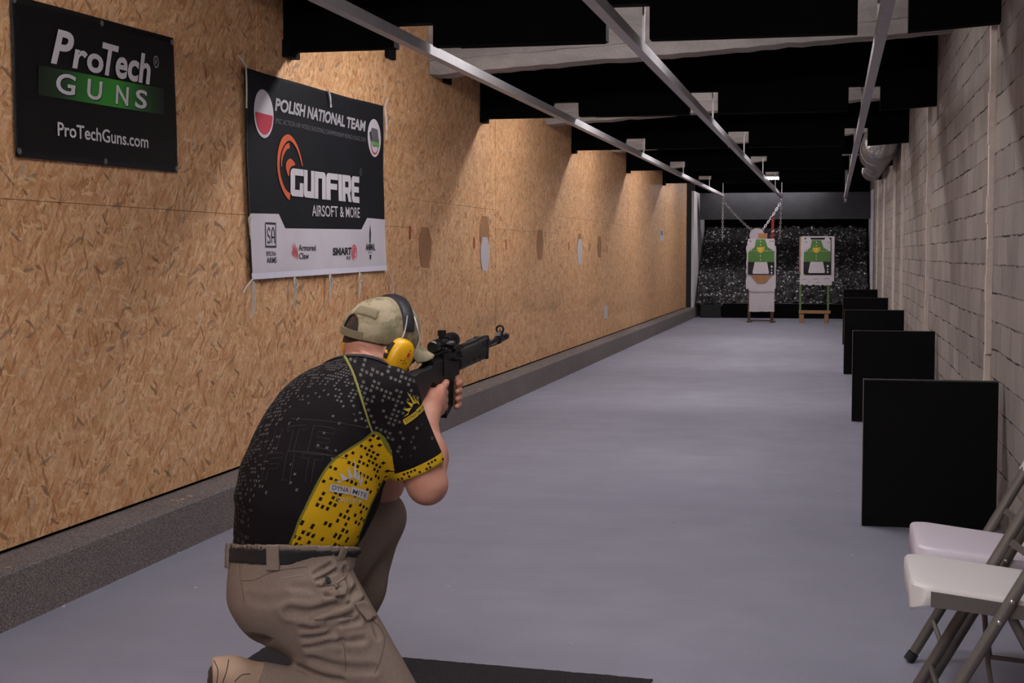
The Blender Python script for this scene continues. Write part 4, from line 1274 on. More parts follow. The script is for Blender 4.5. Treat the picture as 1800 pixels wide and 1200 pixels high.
def relax(V, Q, it=2, lam=0.5):
    e = np.concatenate([Q[:, [0, 1]], Q[:, [1, 2]], Q[:, [2, 3]], Q[:, [3, 0]]])
    for _ in range(it):
        s_ = np.zeros_like(V); c = np.zeros(len(V))
        for a, b in ((0, 1), (1, 0)):
            for ax in range(3):
                s_[:, ax] += np.bincount(e[:, a], V[e[:, b], ax], len(V))
            c += np.bincount(e[:, a], minlength=len(V))
        V = V + lam * (s_ / np.maximum(c, 1)[:, None] - V)
    return V

def grad(fn, p, e=0.002):
    g = np.stack([fn(p + np.eye(3)[i] * e) - fn(p - np.eye(3)[i] * e) for i in range(3)], 1)
    return g / (np.linalg.norm(g, axis=1)[:, None] + 1e-9)

def drop(fn, p, d, it=40, off=0.0):
    """move points along directions d on to the surface of a field"""
    p = np.array(p, float); d = np.broadcast_to(nrm(d) if np.ndim(d) == 1 else d, p.shape)
    for _ in range(it):
        p = p + d * (np.clip(fn(p) - off, -0.05, 0.05) * 0.7)[:, None]
    return p

def field_obj(name, fn, lo, hi, h, mat, parent, it=2, post=None):
    V, Q = mesh_field(fn, lo, hi, h)
    V = relax(V, Q, it)
    if post: V = post(V)
    return link_mesh(name, V, Q, mat, parent, 'all'), V

def set_uv(o, uv, name='UVMap'):
    lay = o.data.uv_layers.new(name=name)
    vi = np.zeros(len(o.data.loops), np.int32)
    o.data.loops.foreach_get('vertex_index', vi)
    lay.data.foreach_set('uv', np.asarray(uv, np.float32)[vi].ravel())
def set_attr(o, name, val):
    a = o.data.attributes.new(name, 'FLOAT', 'POINT')
    a.data.foreach_set('value', np.asarray(val, np.float32))

def head_axes(yaw, pitch, roll):
    y, p, r = map(math.radians, (yaw, pitch, roll))
    f = np.array([math.sin(y) * math.cos(p), math.cos(y) * math.cos(p), -math.sin(p)])
    rt = np.array([math.cos(y), -math.sin(y), 0.0])
    up = np.cross(rt, f)
    rt2 = rt * math.cos(r) - up * math.sin(r)
    return np.array([rt2, f, np.cross(rt2, f)])

def pnoise(p, f, seed):
    r_ = np.random.default_rng(seed)
    out = np.zeros(len(p))
    for k in range(6):
        d = nrm(r_.normal(size=3)) * f * r_.uniform(0.6, 1.5)
        out += np.sin(p @ d + r_.uniform(0, 6.28)) / 6
    return out

# ------------------------------------------------------------------ where the shooter's joints are
J = dict(
    belt=at(499, 976, 3.66), shoR=at(684, 700, 3.68), shoL=at(548, 694, 3.98),
    elbR=at(751, 851, 3.70), wriR=at(750, 727, 3.90), elbL=at(678, 850, 4.00),
    hipR=at(545, 1054, 3.60), hipL=at(492, 1040, 3.80), kneR=at(712, 1300, 3.62), kneL=at(664, 908, 4.10),
    ankR=at(446, 1202, 3.52), ankL=at(592, 1184, 4.12), neck=at(640, 642, 3.86), head=at(668, 602, 3.93))
HEAD = J['head']
HX = head_axes(38, 8, 9)                       # rows: right, forward, up
def hp(x, y, z): return HEAD + HX.T @ np.array([x, y, z])

# rifle frame
GR = at(768, 641, 4.05)
RDIR = nrm(at(1562, 312, 1) - EYE)
RRT = nrm(np.cross(RDIR, (0.04, 0, 1)))
RUP = np.cross(RRT, RDIR)
def rp(s_, y, z):
    """rifle place: forward from the grip, to its left, up from the bore"""
    return GR + RDIR * s_ - RRT * y + RUP * z

SPINE = [(at(500, 1045, 3.66), 0.158, 0.120, 52), (J['belt'], 0.158, 0.118, 50), (at(521, 915, 3.67), 0.182, 0.156, 45), (at(545, 850, 3.70), 0.186, 0.168, 40),
         (at(567, 780, 3.74), 0.184, 0.153, 35), (at(594, 720, 3.79), 0.172, 0.126, 32), (at(619, 682, 3.83), 0.112, 0.094, 30), (at(636, 660, 3.86), 0.062, 0.068, 30)]
TORSO = Loft(SPINE)

def neck_f(p): return cap_(p, J['neck'] + (0, 0, -0.03), hp(0, -0.020, -0.03), 0.068, 0.064)
def arms_f(p, grow=0.0, end=1.0):
    eR = J['shoR'] + (J['elbR'] - J['shoR']) * end
    eL = J['shoL'] + (J['elbL'] - J['shoL']) * end
    r = cap_(p, J['shoR'], eR, 0.064 + grow, 0.052 + grow)
    l = cap_(p, J['shoL'], eL, 0.060 + grow, 0.052 + grow)
    return r, l

def hand_fields(p):
    fs = []
    W = J['wriR']
    # right hand on the pistol grip
    kn = [rp(-0.058, -0.030, -0.058 - 0.020 * i) for i in range(4)]
    palm = [cap_(p, W + (kn[i] - W) * 0.10, kn[i], 0.020, 0.0135) for i in range(4)]
    d = palm[0]
    for q in palm[1:]: d = smin(d, q, 0.022)
    d = smin(d, cap_(p, W, rp(-0.086, -0.006, -0.075), 0.022, 0.018), 0.02)
    d = smin(d, ell_(p, W * 0.45 + rp(-0.066, -0.02, -0.085) * 0.55, np.array([RDIR, -RRT, RUP]), (0.030, 0.021, 0.042)), 0.02)
    fs.append(d)
    tips = []
    for i in range(1, 4):
        z = -0.058 - 0.020 * i
        tips.append(chain_(p, [kn[i], rp(-0.018, -0.030, z + .004), rp(0.000 - .004 * i, -0.008, z + .002), rp(-0.010 - .004 * i, 0.019, z), rp(-0.032 - .003 * i, 0.026, z - .002)], [0.0115, 0.0100, 0.0092, 0.0086, 0.0075], 0.006))
    tips.append(chain_(p, [kn[0], rp(-0.022, -0.031, -0.052), rp(0.010, -0.025, -0.050), rp(0.028, -0.010, -0.052)], [0.0115, 0.0100, 0.0090, 0.0078], 0.006))
    tips.append(chain_(p, [rp(-0.086, -0.010, -0.072), rp(-0.082, 0.014, -0.050), rp(-0.054, 0.028, -0.050), rp(-0.024, 0.027, -0.054)], [0.017, 0.0125, 0.011, 0.009], 0.008))
    # left hand round the magazine
    Wl = rp(0.033, 0.075, -0.150)
    kl = [rp(0.116 - 0.004 * i, 0.038, -0.064 - 0.021 * i) for i in range(4)]
    pal = [cap_(p, Wl + (kl[i] - Wl) * 0.12, kl[i], 0.020, 0.0130) for i in range(4)]
    e = pal[0]
    for q in pal[1:]: e = smin(e, q, 0.022)
    e = smin(e, cap_(p, Wl, rp(0.058, 0.032, -0.08), 0.022, 0.017), 0.02)
    for i in range(4):
        z = -0.064 - 0.0215 * i
        c = 0.003 * i
        tips.append(chain_(p, [kl[i], rp(0.144 - c, 0.022, z + .002), rp(0.148 - c, -0.012, z), rp(0.128 - c, -0.030, z - .002), rp(0.108 - c, -0.030, z - .004)], [0.0120, 0.0108, 0.0102, 0.0096, 0.0082], 0.006))
    tips.append(chain_(p, [rp(0.060, 0.036, -0.078), rp(0.058, 0.034, -0.055), rp(0.073, 0.026, -0.040), rp(0.093, 0.024, -0.038)], [0.016, 0.012, 0.0105, 0.0085], 0.008))
    fore_r = chain_(p, [J['elbR'], J['elbR'] * 0.62 + W * 0.38, W], [0.050, 0.047, 0.0265], 0.04)
    fore_l = chain_(p, [J['elbL'], J['elbL'] * 0.62 + Wl * 0.38, Wl], [0.046, 0.045, 0.0265], 0.04)
    rr = smin(fore_r, d, 0.03)
    ll = smin(fore_l, e, 0.03)
    for i, t in enumerate(tips):
        if i < 5: rr = smin(rr, t, 0.007)
        else: ll = smin(ll, t, 0.007)
    return np.minimum(rr, ll)

def head_f(p):
    q = (p - HEAD) @ HX.T
    d = ell_(q, (0, -0.012, 0.022), np.eye(3), (0.076, 0.092, 0.091))            # skull
    d = smin(d, ell_(q, (0, 0.030, -0.045), np.eye(3), (0.060, 0.066, 0.075)), 0.04)   # face
    d = smin(d, ell_(q, (0, 0.058, -0.092), np.eye(3), (0.034, 0.030, 0.026)), 0.03)   # chin
    d = smin(d, ell_(q, (0, 0.020, -0.078), np.eye(3), (0.060, 0.050, 0.030)), 0.03)   # jaw
    d = smin(d, ell_(q, (0, 0.086, 0.018), np.eye(3), (0.048, 0.012, 0.010)), 0.015)   # brow
    d = smin(d, cap_(q, np.array((0, 0.090, 0.005)), np.array((0, 0.113, -0.036)), 0.007, 0.013), 0.012)   # nose
    for s_ in (-1, 1):
        d = smin(d, ell_(q, (s_ * 0.012, 0.100, -0.040), np.eye(3), (0.008, 0.010, 0.007)), 0.006)
        d = np.maximum(d, -ell_(q, (s_ * 0.032, 0.098, 0.000), np.eye(3), (0.016, 0.012, 0.010)))           # eye sockets
        d = smin(d, ell_(q, (s_ * 0.032, 0.083, 0.000), np.eye(3), (0.0125, 0.0125, 0.0125)), 0.002)
        ear = ell_(q, (s_ * 0.080, -0.012, -0.010), np.eye(3), (0.009, 0.020, 0.032))
        d = smin(d, ear, 0.008)
    d = smin(d, ell_(q, (0, 0.096, -0.062), np.eye(3), (0.024, 0.010, 0.006)), 0.006)      # lips
    d = smin(d, ell_(q, (0, 0.094, -0.073), np.eye(3), (0.020, 0.010, 0.007)), 0.006)
    return d

def legs_f(p, g=0.0):
    d = chain_(p, [J['hipR'], J['kneR']], [0.098 + g, 0.066 + g], 0.03)
    d = smin(d, chain_(p, [J['kneR'], J['kneR'] * .6 + J['ankR'] * .4, J['ankR']], [0.060 + g, 0.058 + g, 0.040 + g]), 0.02)
    e = chain_(p, [J['hipL'], J['kneL']], [0.092 + g, 0.062 + g], 0.03)
    e = smin(e, chain_(p, [J['kneL'], J['kneL'] * .65 + J['ankL'] * .35, J['ankL']], [0.058 + g, 0.056 + g, 0.040 + g]), 0.02)
    return smin(d, e, 0.03)

SLD = nrm((J['ankR'] - J['kneR']) * (1, 1, 0))           # the way the sole of the kneeling foot faces
HB = at(398, 1189, 3.51)
BALL = np.array([HB[0], HB[1], 0.062])
def feet_f(p):
    d = smin(cap_(p, J['ankR'], HB, 0.030, 0.026), cap_(p, HB, BALL, 0.026, 0.026), 0.03)
    d = smin(d, cap_(p, BALL, BALL - SLD * 0.07 + (0, 0, -.012), 0.026, 0.022), 0.02)
    A = J['ankL']
    fw = nrm((0.55, 0.83, 0))
    e = smin(cap_(p, A, A - fw * 0.04 + (0, 0, -0.068), 0.030, 0.028), cap_(p, A - fw * 0.04 + (0, 0, -0.068), A + fw * 0.14 + (0, 0, -0.088), 0.026, 0.018), 0.05)
    return np.minimum(d, e)
NECK_FOLDS = None
def skin_f(p):
    d = TORSO(p) + 0.014
    r, l = arms_f(p)
    d = smin(d, r, 0.05); d = smin(d, l, 0.05)
    d = smin(d, neck_f(p), 0.035)
    d = smin(d, head_f(p), 0.03)
    d = smin(d, legs_f(p, -0.010), 0.05)
    d = smin(d, feet_f(p), 0.02)
    for pts, dep, wd in NECK_FOLDS or ():
        dist = np.minimum(np.minimum(cap_(p, pts[0], pts[1], 0, 0), cap_(p, pts[1], pts[2], 0, 0)), cap_(p, pts[2], pts[3], 0, 0))
        d = d + dep * np.exp(-(dist / wd) ** 2) - 0.6 * dep * np.exp(-((dist - wd * 2) / wd) ** 2)
    hd = hand_fields(p)
    return smin(d, hd, 0.012)
def hit(x, y, fn=None, d0=3.2):
    fn = fn or shirt_solid
    r = nrm(at(x, y, 1) - EYE)
    p = np.array([EYE + r * d0])
    best, bd = p[0], 9.0
    for _ in range(80):
        f = fn(p)
        if abs(f[0]) < bd: best, bd = p[0].copy(), abs(f[0])
        if abs(f[0]) > 3: break
        p = p + r * (f * 0.8)[:, None]
    return best
def nape_f(p): return smin(neck_f(p), head_f(p), 0.03)
NECK_FOLDS = [(np.array([hit(x, y, nape_f) for x, y in ((606, 613), (632, 608), (655, 620), (674, 640))]), 0.0045, 0.0045),
              (np.array([hit(x, y, nape_f) for x, y in ((604, 622), (626, 618), (646, 628), (660, 645))]), 0.003, 0.004)]
LO = (-1.78, 3.05, 0.0); HI = (-0.80, 4.30, 1.32)
_pts = np.array([q for q in J.values()])

shooter = thing('person', (-1.25, 3.6, 0.0), 'person in camouflage cap and yellow ear defenders kneeling on one knee, aiming a black rifle', 'person')
M_SKIN = NT('skin', '#b98672', 0.5, 0, 0.35)
_n = M_SKIN.noise(M_SKIN.coord(), 14, 4)
M_SKIN.base(M_SKIN.ramp(_n, [(0.3, '#a4705f'), (0.7, '#bd8b76')]))
M_SKIN.b.inputs['Subsurface Weight'].default_value = 0.06
M_SKIN.b.inputs['Subsurface Radius'].default_value = (0.01, 0.004, 0.002)
M_SKIN.bump(M_SKIN.noise(M_SKIN.coord(), 160, 2), 0.08, 0.002)
M_SKIN = M_SKIN.m
body, bv = field_obj('body', skin_f, LO, HI, 0.0048, M_SKIN, shooter, 1)

# ------------------------------------------------------------------ shirt
SH_G = 0.010
def sleeve_f(p):
    a, b = J['shoR'], J['shoR'] + (J['elbR'] - J['shoR']) * 0.84
    r = cap_(p, a, b, 0.072, 0.066)
    pl = (p - b) @ nrm(J['elbR'] - J['shoR'])
    a2, b2 = J['shoL'], J['shoL'] + (J['elbL'] - J['shoL']) * 0.80
    l = cap_(p, a2, b2, 0.066, 0.062)
    pl2 = (p - b2) @ nrm(J['elbL'] - J['shoL'])
    return r, pl, l, pl2
BELT_N = nrm(np.array([0, 0, 1.0]) + 0.20 * np.array([-math.sin(YAW), math.cos(YAW), 0]) + 0.03 * _R)
def shirt_solid(p):
    d = TORSO(p)
    r, pl, l, pl2 = sleeve_f(p)
    d = smin(d, r, 0.055); d = smin(d, l, 0.055)
    # shoulder yoke towards the neck
    d = smin(d, cap_(p, J['shoR'] + (0, 0, .012), J['neck'] + (0, 0, -.034), 0.056, 0.056), 0.05)
    d = smin(d, cap_(p, J['shoL'] + (0, 0, .0), J['neck'] + (0.004, 0, -.03), 0.042, 0.054), 0.05)
    return d
CUT_TILT = nrm(np.array([0.10, 0.30, 0.95]))
def shirt_f(p):
    d = shirt_solid(p)
    # soft creases: across the small of the back and into the armpit
    d = d + 0.0022 * pnoise(p, 30, 5) + 0.0012 * pnoise(p, 75, 6)
    r, pl, l, pl2 = sleeve_f(p)
    d = np.where((r < 0.03) & (pl > -0.03), np.maximum(d, pl), d)
    d = np.where((l < 0.03) & (pl2 > -0.03), np.maximum(d, pl2), d)
    # neckline
    nk = (p - (J['neck'] + np.array([0.0, -0.005, -0.012]))) @ nrm(hp(0, -0.02, -0.03) - J['neck'] + np.array([0, 0.0, 0.05]))
    d = np.maximum(d, nk)
    hem = (p - (J['belt'] - BELT_N * 0.02)) @ BELT_N
    return np.maximum(d, -hem)

# pattern material of the jersey
def jersey_material():
    t = NT('jersey', '#101010', 0.9, 0, 0.1)
    uv = t.n('ShaderNodeUVMap', uv_map='body').outputs[0]
    sv = t.n('ShaderNodeUVMap', uv_map='sleeve').outputs[0]
    def at_(nm): return t.n('ShaderNodeAttribute', attribute_name=nm).outputs['Fac']
    def squares(vec, cell, size, rot, dens, soft=0.0):
        m = t.mapping(vec, (1 / cell, 1 / cell, 1), (0, 0, rot))
        fl = t.n('ShaderNodeVectorMath', {0: m}, operation='FLOOR').outputs[0]
        fr = t.n('ShaderNodeVectorMath', {0: m}, operation='FRACTION').outputs[0]
        s = t.n('ShaderNodeSeparateXYZ', {0: fr})
        ax = t.math('ABSOLUTE', t.math('SUBTRACT', s.outputs[0], 0.5)); ay = t.math('ABSOLUTE', t.math('SUBTRACT', s.outputs[1], 0.5))
        inside = t.math('LESS_THAN', t.math('MAXIMUM', ax, ay), size / 2)
        wn = t.n('ShaderNodeTexWhiteNoise', {'Vector': fl}, noise_dimensions='2D').outputs[0]
        pick = t.math('LESS_THAN', wn, dens)
        return t.math('MULTIPLY', inside, pick), wn
    su = t.n('ShaderNodeSeparateXYZ', {0: uv})
    # back: small squares, strongest across the shoulders and down the left side, gone at the right of the spine
    fade_r = t.ramp(su.outputs[0], [(0.0, 1.0), (0.16, 0.0)])
    left = t.math('SUBTRACT', 0.55, t.math('MULTIPLY', su.outputs[0], 5.5), clamp=True)
    top = t.math('MULTIPLY', t.math('SUBTRACT', su.outputs[1], 0.40), 9.0, clamp=True)
    low = t.math('MULTIPLY', t.math('SUBTRACT', 0.13, su.outputs[1]), 12.0, clamp=True)
    nz = t.noise(uv, 9, 2)
    amt = t.math('MULTIPLY', t.math('ADD', t.math('MAXIMUM', t.math('MAXIMUM', left, t.math('MULTIPLY', top, 0.85)), t.math('MULTIPLY', low, 0.25)), t.math('MULTIPLY', t.math('SUBTRACT', nz, 0.5), 0.8)), 1.0, clamp=True)
    dens = t.math('MULTIPLY', amt, 0.62)
    sqb, wn = squares(uv, 0.0100, 0.55, 0.0, dens)
    sq2, wn2 = squares(sv, 0.0118, 0.60, 0.785, t.math('MULTIPLY', t.math('ADD', at_('dotfade'), t.math('MULTIPLY', t.math('SUBTRACT', t.noise(sv, 14, 2), 0.5), 0.9)), 0.50, clamp=True))
    sl = t.math('GREATER_THAN', at_('sleevemask'), 0.0)
    sq = t.n('ShaderNodeMix', {0: sl, 2: sqb, 3: sq2}).outputs[0]
    tone = t.mix(t.noise(uv, 5, 3), '#0e0d10', '#151012')
    lite = t.mix(at_('dotfade'), '#454440', '#565552')
    col = t.mix(t.math('MULTIPLY', sq, 0.85), tone, lite)
    # yellow parts: side panel and cuffs
    ysq, _ = squares(uv, 0.0120, 0.60, 0.0, 0.40)
    ycol = t.mix(ysq, '#ab8813', '#17140a')
    csq, _ = squares(sv, 0.0095, 0.62, 0.0, 0.40)
    ccol = t.mix(csq, '#b2921a', '#17140a')
    pan = at_('panel')
    col = t.mix(t.math('GREATER_THAN', pan, 0.0), col, ycol)
    pip = t.math('LESS_THAN', t.math('ABSOLUTE', t.math('ADD', pan, 0.0025)), 0.0028)
    col = t.mix(pip, col, '#5f5c22')
    col = t.mix(t.math('GREATER_THAN', at_('cuff'), 0.0), col, ccol)
    t.base(col)
    t.bump(t.noise(t.coord(), 700, 2), 0.06, 0.001)
    return t.m
M_JERSEY = jersey_material()
shirt, sv_ = field_obj('jersey', shirt_f, LO, HI, 0.005, M_JERSEY, shooter, 1)
uvb = TORSO.uv(sv_)
set_uv(shirt, uvb, 'body')
r_, pl_, l_, pl2_ = sleeve_f(sv_)
axR = nrm(J['elbR'] - J['shoR']); fxR = nrm(np.cross(axR, nrm(EYE - J['shoR']))); gxR = np.cross(fxR, axR)
axL = nrm(J['elbL'] - J['shoL']); fxL = nrm(np.cross(axL, (0, 0, 1))); gxL = np.cross(fxL, axL)
uR = (sv_ - J['shoR']) @ fxR
uL = (sv_ - J['shoL']) @ fxL
isR = r_ < l_
set_uv(shirt, np.stack([np.where(isR, uR, uL), np.where(isR, -((sv_ - J['shoR']) @ axR), -((sv_ - J['shoL']) @ axL))], 1), 'sleeve')
LR = np.linalg.norm(J['elbR'] - J['shoR']) * 0.84
alongR = (sv_ - J['shoR']) @ axR
set_attr(shirt, 'dotfade', np.clip(1.15 - np.maximum(np.where(isR, alongR, (sv_ - J['shoL']) @ axL), 0) / (LR * 0.80), 0, 1))
set_attr(shirt, 'cuff', np.where(np.where(isR, r_, l_) < 0.03, np.where(isR, pl_, pl2_) + 0.024, -1))
# the raglan seam runs from the neck to the armpit
seam_px = smooth_path([(606, 627), (613, 640), (622, 660), (632, 690), (641, 720), (649, 745), (656, 764)], 5)
SEAM = np.array([hit(x, y) for x, y in seam_px])
# signed side of the seam: the sleeve side lies to his right of the seam line, down to the armpit
cen = SEAM.mean(0); sd = SEAM[-1] - SEAM[0]; sd = sd / np.linalg.norm(sd)
outw = grad(shirt_solid, np.array([cen]))[0]
side = np.cross(sd, outw); side = side / np.linalg.norm(side)
if side @ (J['elbR'] - cen) < 0: side = -side
set_attr(shirt, 'sleevemask', np.maximum(np.where((sv_ - SEAM[-1]) @ sd < 0.0, (sv_ - cen) @ side, r_ * -1 + TORSO(sv_) - 0.0), np.where(l_ < TORSO(sv_), 0.02, -1)))
# side panel outline, traced on the cloth and kept in body coordinates
PAN = [(656, 763), (640, 775), (612, 793), (588, 810), (570, 833), (554, 862), (541, 889), (529, 914), (519, 940), (513, 962), (545, 975), (585, 975), (624, 962), (632, 940), (641, 914), (651, 886), (663, 862), (676, 832), (675, 815), (668, 790)]
pu = TORSO.uv(np.array([hit(x, y, TORSO) for x, y in smooth_path(PAN, 3, True)]))
def poly_sd(q, P):
    a = P; b = np.roll(P, -1, 0)
    out = np.full(len(q), 1e9); ins = np.zeros(len(q), bool)
    for (x0, y0), (x1, y1) in zip(a, b):
        e = np.array([x1 - x0, y1 - y0]); w = q - (x0, y0)
        tt = np.clip((w @ e) / (e @ e), 0, 1)
        out = np.minimum(out, np.linalg.norm(w - tt[:, None] * e, axis=1))
        c = ((y0 > q[:, 1]) != (y1 > q[:, 1])) & (q[:, 0] < (x1 - x0) * (q[:, 1] - y0) / (y1 - y0 + 1e-12) + x0)
        ins ^= c
    return np.where(ins, out, -out)
near_arm = (r_ < 0.004) & (alongR > 0.02)
set_attr(shirt, 'panel', np.where(near_arm, -1.0, poly_sd(uvb, pu)))
M_PIPING = plain('olive piping', '#77762f', 0.8, vary=0.1)
S2 = drop(shirt_f, SEAM + outw * 0.02, -outw, 40, 0.0008)
MB().tube(list(S2), np.interp(np.arange(len(S2)), [0, 6, len(S2) - 1], [0.0042, 0.0035, 0.0022]), 8).build('raglan_piping', M_PIPING, shirt, True)
M_COLLAR = plain('black collar rib', '#0c0c0d', 0.8)
def drape(name, v2, faces, origin, ex, ey, fn, off, mat, parent, sub=0.012, it=30):
    """flat shape laid on a body surface; ex, ey span its plane at origin"""
    ez = np.cross(ex, ey)
    bm = bmesh.new()
    vs_ = [bm.verts.new((float(p[0]), float(p[1]), 0)) for p in v2]
    for q in faces:
        try: bm.faces.new([vs_[i] for i in q])
        except ValueError: pass
    bmesh.ops.triangulate(bm, faces=bm.faces[:])
    for _ in range(4):
        lg = [e for e in bm.edges if e.calc_length() > sub]
        if not lg: break
        bmesh.ops.subdivide_edges(bm, edges=lg, cuts=1)
        bmesh.ops.triangulate(bm, faces=bm.faces[:])
    bm.verts.index_update()
    p = np.array([v.co[:2] for v in bm.verts]); ff = [[v.index for v in f.verts] for f in bm.faces]
    bm.free()
    P = origin + p[:, :1] * ex + p[:, 1:] * ey + ez * 0.05
    P = drop(fn, P, -ez, it, off)
    return link_mesh(name, P, ff, mat, parent, 'all')

def tangent(p, fn, roll=0.0):
    """axes lying on a surface at p: towards the right of the picture, upward, outward"""
    n = grad(fn, np.array([p]), 0.006)[0]
    x = nrm(_R - n * (_R @ n)); y = np.cross(n, x)
    c, s_ = math.cos(roll), math.sin(roll)
    return x * c + y * s_, y * c - x * s_, n

def seam_line(name, px, fn, r, mat, parent, n=6, base=None):
    pts = np.array([hit(x, y, base or fn) for x, y in smooth_path(px, n)])
    MB().tube(list(pts), r, 6).build(name, mat, parent, True)

# collar rib
cn = nrm(hp(0, -0.02, -0.03) - J['neck'] + np.array([0, 0.0, 0.05]))
c0_ = J['neck'] + np.array([0.0, -0.005, -0.016])
def collar_f(p):
    d = shirt_solid(p) - 0.001
    h = (p - c0_) @ cn
    return np.maximum(np.maximum(np.abs(d) - 0.0035, np.abs(h) - 0.008), (np.linalg.norm(p - c0_, axis=1) - 0.125))
field_obj('collar', collar_f, c0_ - 0.15, c0_ + 0.15, 0.004, M_COLLAR, shirt, 1)

# prints on the jersey
M_FAINT = plain('faint tan outline', '#241e1e', 0.8)
M_LOGOW = plain('pale grey print', '#9f9ca0', 0.7, vary=0.05)
M_LOGOK = plain('dark print', '#1a1718', 0.7, vary=0.05)
M_LOGOY = plain('yellow print', '#b59a17', 0.7, vary=0.05)
def outline(polys, w=0.0012):
    V, Fc = [], []
    for P in polys:
        P = [tuple(q) for q in P]
        v, f = ribbon(P + [P[0]], w)
        o = sum(len(a) for a in V); V.append(v); Fc += [tuple(i + o for i in q) for q in f]
    return np.concatenate(V), Fc
def letter(ch, x, w, h):
    g = {'T': [(0, 1), (1, 1), (1, .82), (.64, .82), (.64, 0), (.36, 0), (.36, .82), (0, .82)],
         'E': [(0, 0), (1, 0), (1, .2), (.3, .2), (.3, .41), (.85, .41), (.85, .59), (.3, .59), (.3, .8), (1, .8), (1, 1), (0, 1)],
         'I': [(.3, 0), (.7, 0), (.7, 1), (.3, 1)],
         'M': [(0, 0), (.22, 0), (.22, .6), (.5, .25), (.78, .6), (.78, 0), (1, 0), (1, 1), (.8, 1), (.5, .6), (.2, 1), (0, 1)],
         'F': [(0, 0), (.3, 0), (.3, .41), (.85, .41), (.85, .59), (.3, .59), (.3, .8), (1, .8), (1, 1), (0, 1)]}[ch]
    return [(x + a * w, b * h) for a, b in g]
o_ = hit(524, 793, TORSO); ex, ey, ez = tangent(o_, TORSO, -0.14)
v, f = outline([letter(c, x, 0.052, 0.072) for c, x in (('M', -0.16), ('I', -0.10), ('T', -0.045), ('E', 0.025))])
drape('lettering', v, f, o_, ex, ey, shirt_f, 0.0012, M_FAINT, shirt)
o_ = hit(524, 845, TORSO); ex, ey, ez = tangent(o_, TORSO, -0.10)
v, f = outline([letter(c, x, 0.050, 0.070) for c, x in (('F', -0.10), ('I', -0.055), ('T', 0.0))])
drape('lettering', v, f, o_, ex, ey, shirt_f, 0.0012, M_FAINT, shirt)
for a, b_ in (((512, 735), (645, 752)), ((505, 792), (610, 806))):
    seam_line('stitch_line', [a, ((a[0] + b_[0]) / 2, (a[1] + b_[1]) / 2 - 3), b_], shirt_f, 0.0008, M_FAINT, shirt)

def burst_logo(o_, roll, k, mat_a, mat_t, sub, word2):
    ex, ey, ez = tangent(o_, TORSO if sub else shirt_solid, roll)
    rays = []
    # spiky star half
    tips = [(-.52, .17), (-.36, .40), (-.10, .55), (.16, .80), (.30, .48), (.48, .40), (.42, .22)]
    inner = [(-.34, .12), (-.26, .17), (-.07, .22), (.08, .26), (.20, .20), (.28, .15), (.30, .08)]
    P = [(-.36, .04)]
    for a, b_ in zip(inner, tips):
        P += [a, b_]
    P += [(.36, .02)]
    out = []
    for i in range(len(tips)):
        a = inner[i]; b_ = inner[i + 1] if i + 1 < len(inner) else (.33, .0)
        out.append(np.array([a, b_, tips[i]]) * k)
    V = np.concatenate(out); Fc = [(3 * i, 3 * i + 1, 3 * i + 2) for i in range(len(out))]
    drape('logo_burst', V, Fc, o_, ex, ey, shirt_f, 0.0016, mat_a, shirt, 0.008)
    plate = np.array([(-.60, .10), (-.02, .00), (-.02, -.20), (-.66, -.10)]) * k
    plate2 = np.array([(.02, .02), (.62, -.12), (.58, -.36), (.0, -.20)]) * k
    drape('logo_plate', np.concatenate([plate, plate2]), [(0, 3, 2, 1), (4, 7, 6, 5)], o_, ex, ey, shirt_f, 0.0018, mat_a, shirt, 0.008)
    v1, f1 = text2d('DYNA', 0.12 * k, 0.006, 0.0, 0.50 * k)
    c, s_ = math.cos(-0.17), math.sin(-0.17)
    v1 = np.stack([v1[:, 0] * c - v1[:, 1] * s_, v1[:, 0] * s_ + v1[:, 1] * c], 1) + np.array([-.57, -.055]) * k
    v2, f2 = text2d('MITE', 0.12 * k, 0.006, 0.0, 0.50 * k)
    c, s_ = math.cos(-0.26), math.sin(-0.26)
    v2 = np.stack([v2[:, 0] * c - v2[:, 1] * s_, v2[:, 0] * s_ + v2[:, 1] * c], 1) + np.array([.05, -.165]) * k
    drape('lettering', np.concatenate([v1, v2]), f1 + [tuple(i + len(v1) for i in q) for q in f2], o_, ex, ey, shirt_f, 0.0024, mat_t, shirt, 0.01)
    if word2:
        v3, f3 = text2d('OUTFIT', 0.11 * k, 0.0, 0.0, 0.80 * k, 1.1)
        c, s_ = math.cos(-0.13), math.sin(-0.13)
        v3 = np.stack([v3[:, 0] * c - v3[:, 1] * s_, v3[:, 0] * s_ + v3[:, 1] * c], 1) + np.array([-.42, -.36]) * k
        drape('lettering', v3, f3, o_, ex, ey, shirt_f, 0.0016, M_LOGOW, shirt, 0.01)
burst_logo(hit(616, 856, TORSO), 0.0, 0.092, M_LOGOW, M_LOGOK, True, True)
burst_logo(hit(730, 722, shirt_solid), 0.80, 0.068, M_LOGOY, M_LOGOK, False, False)

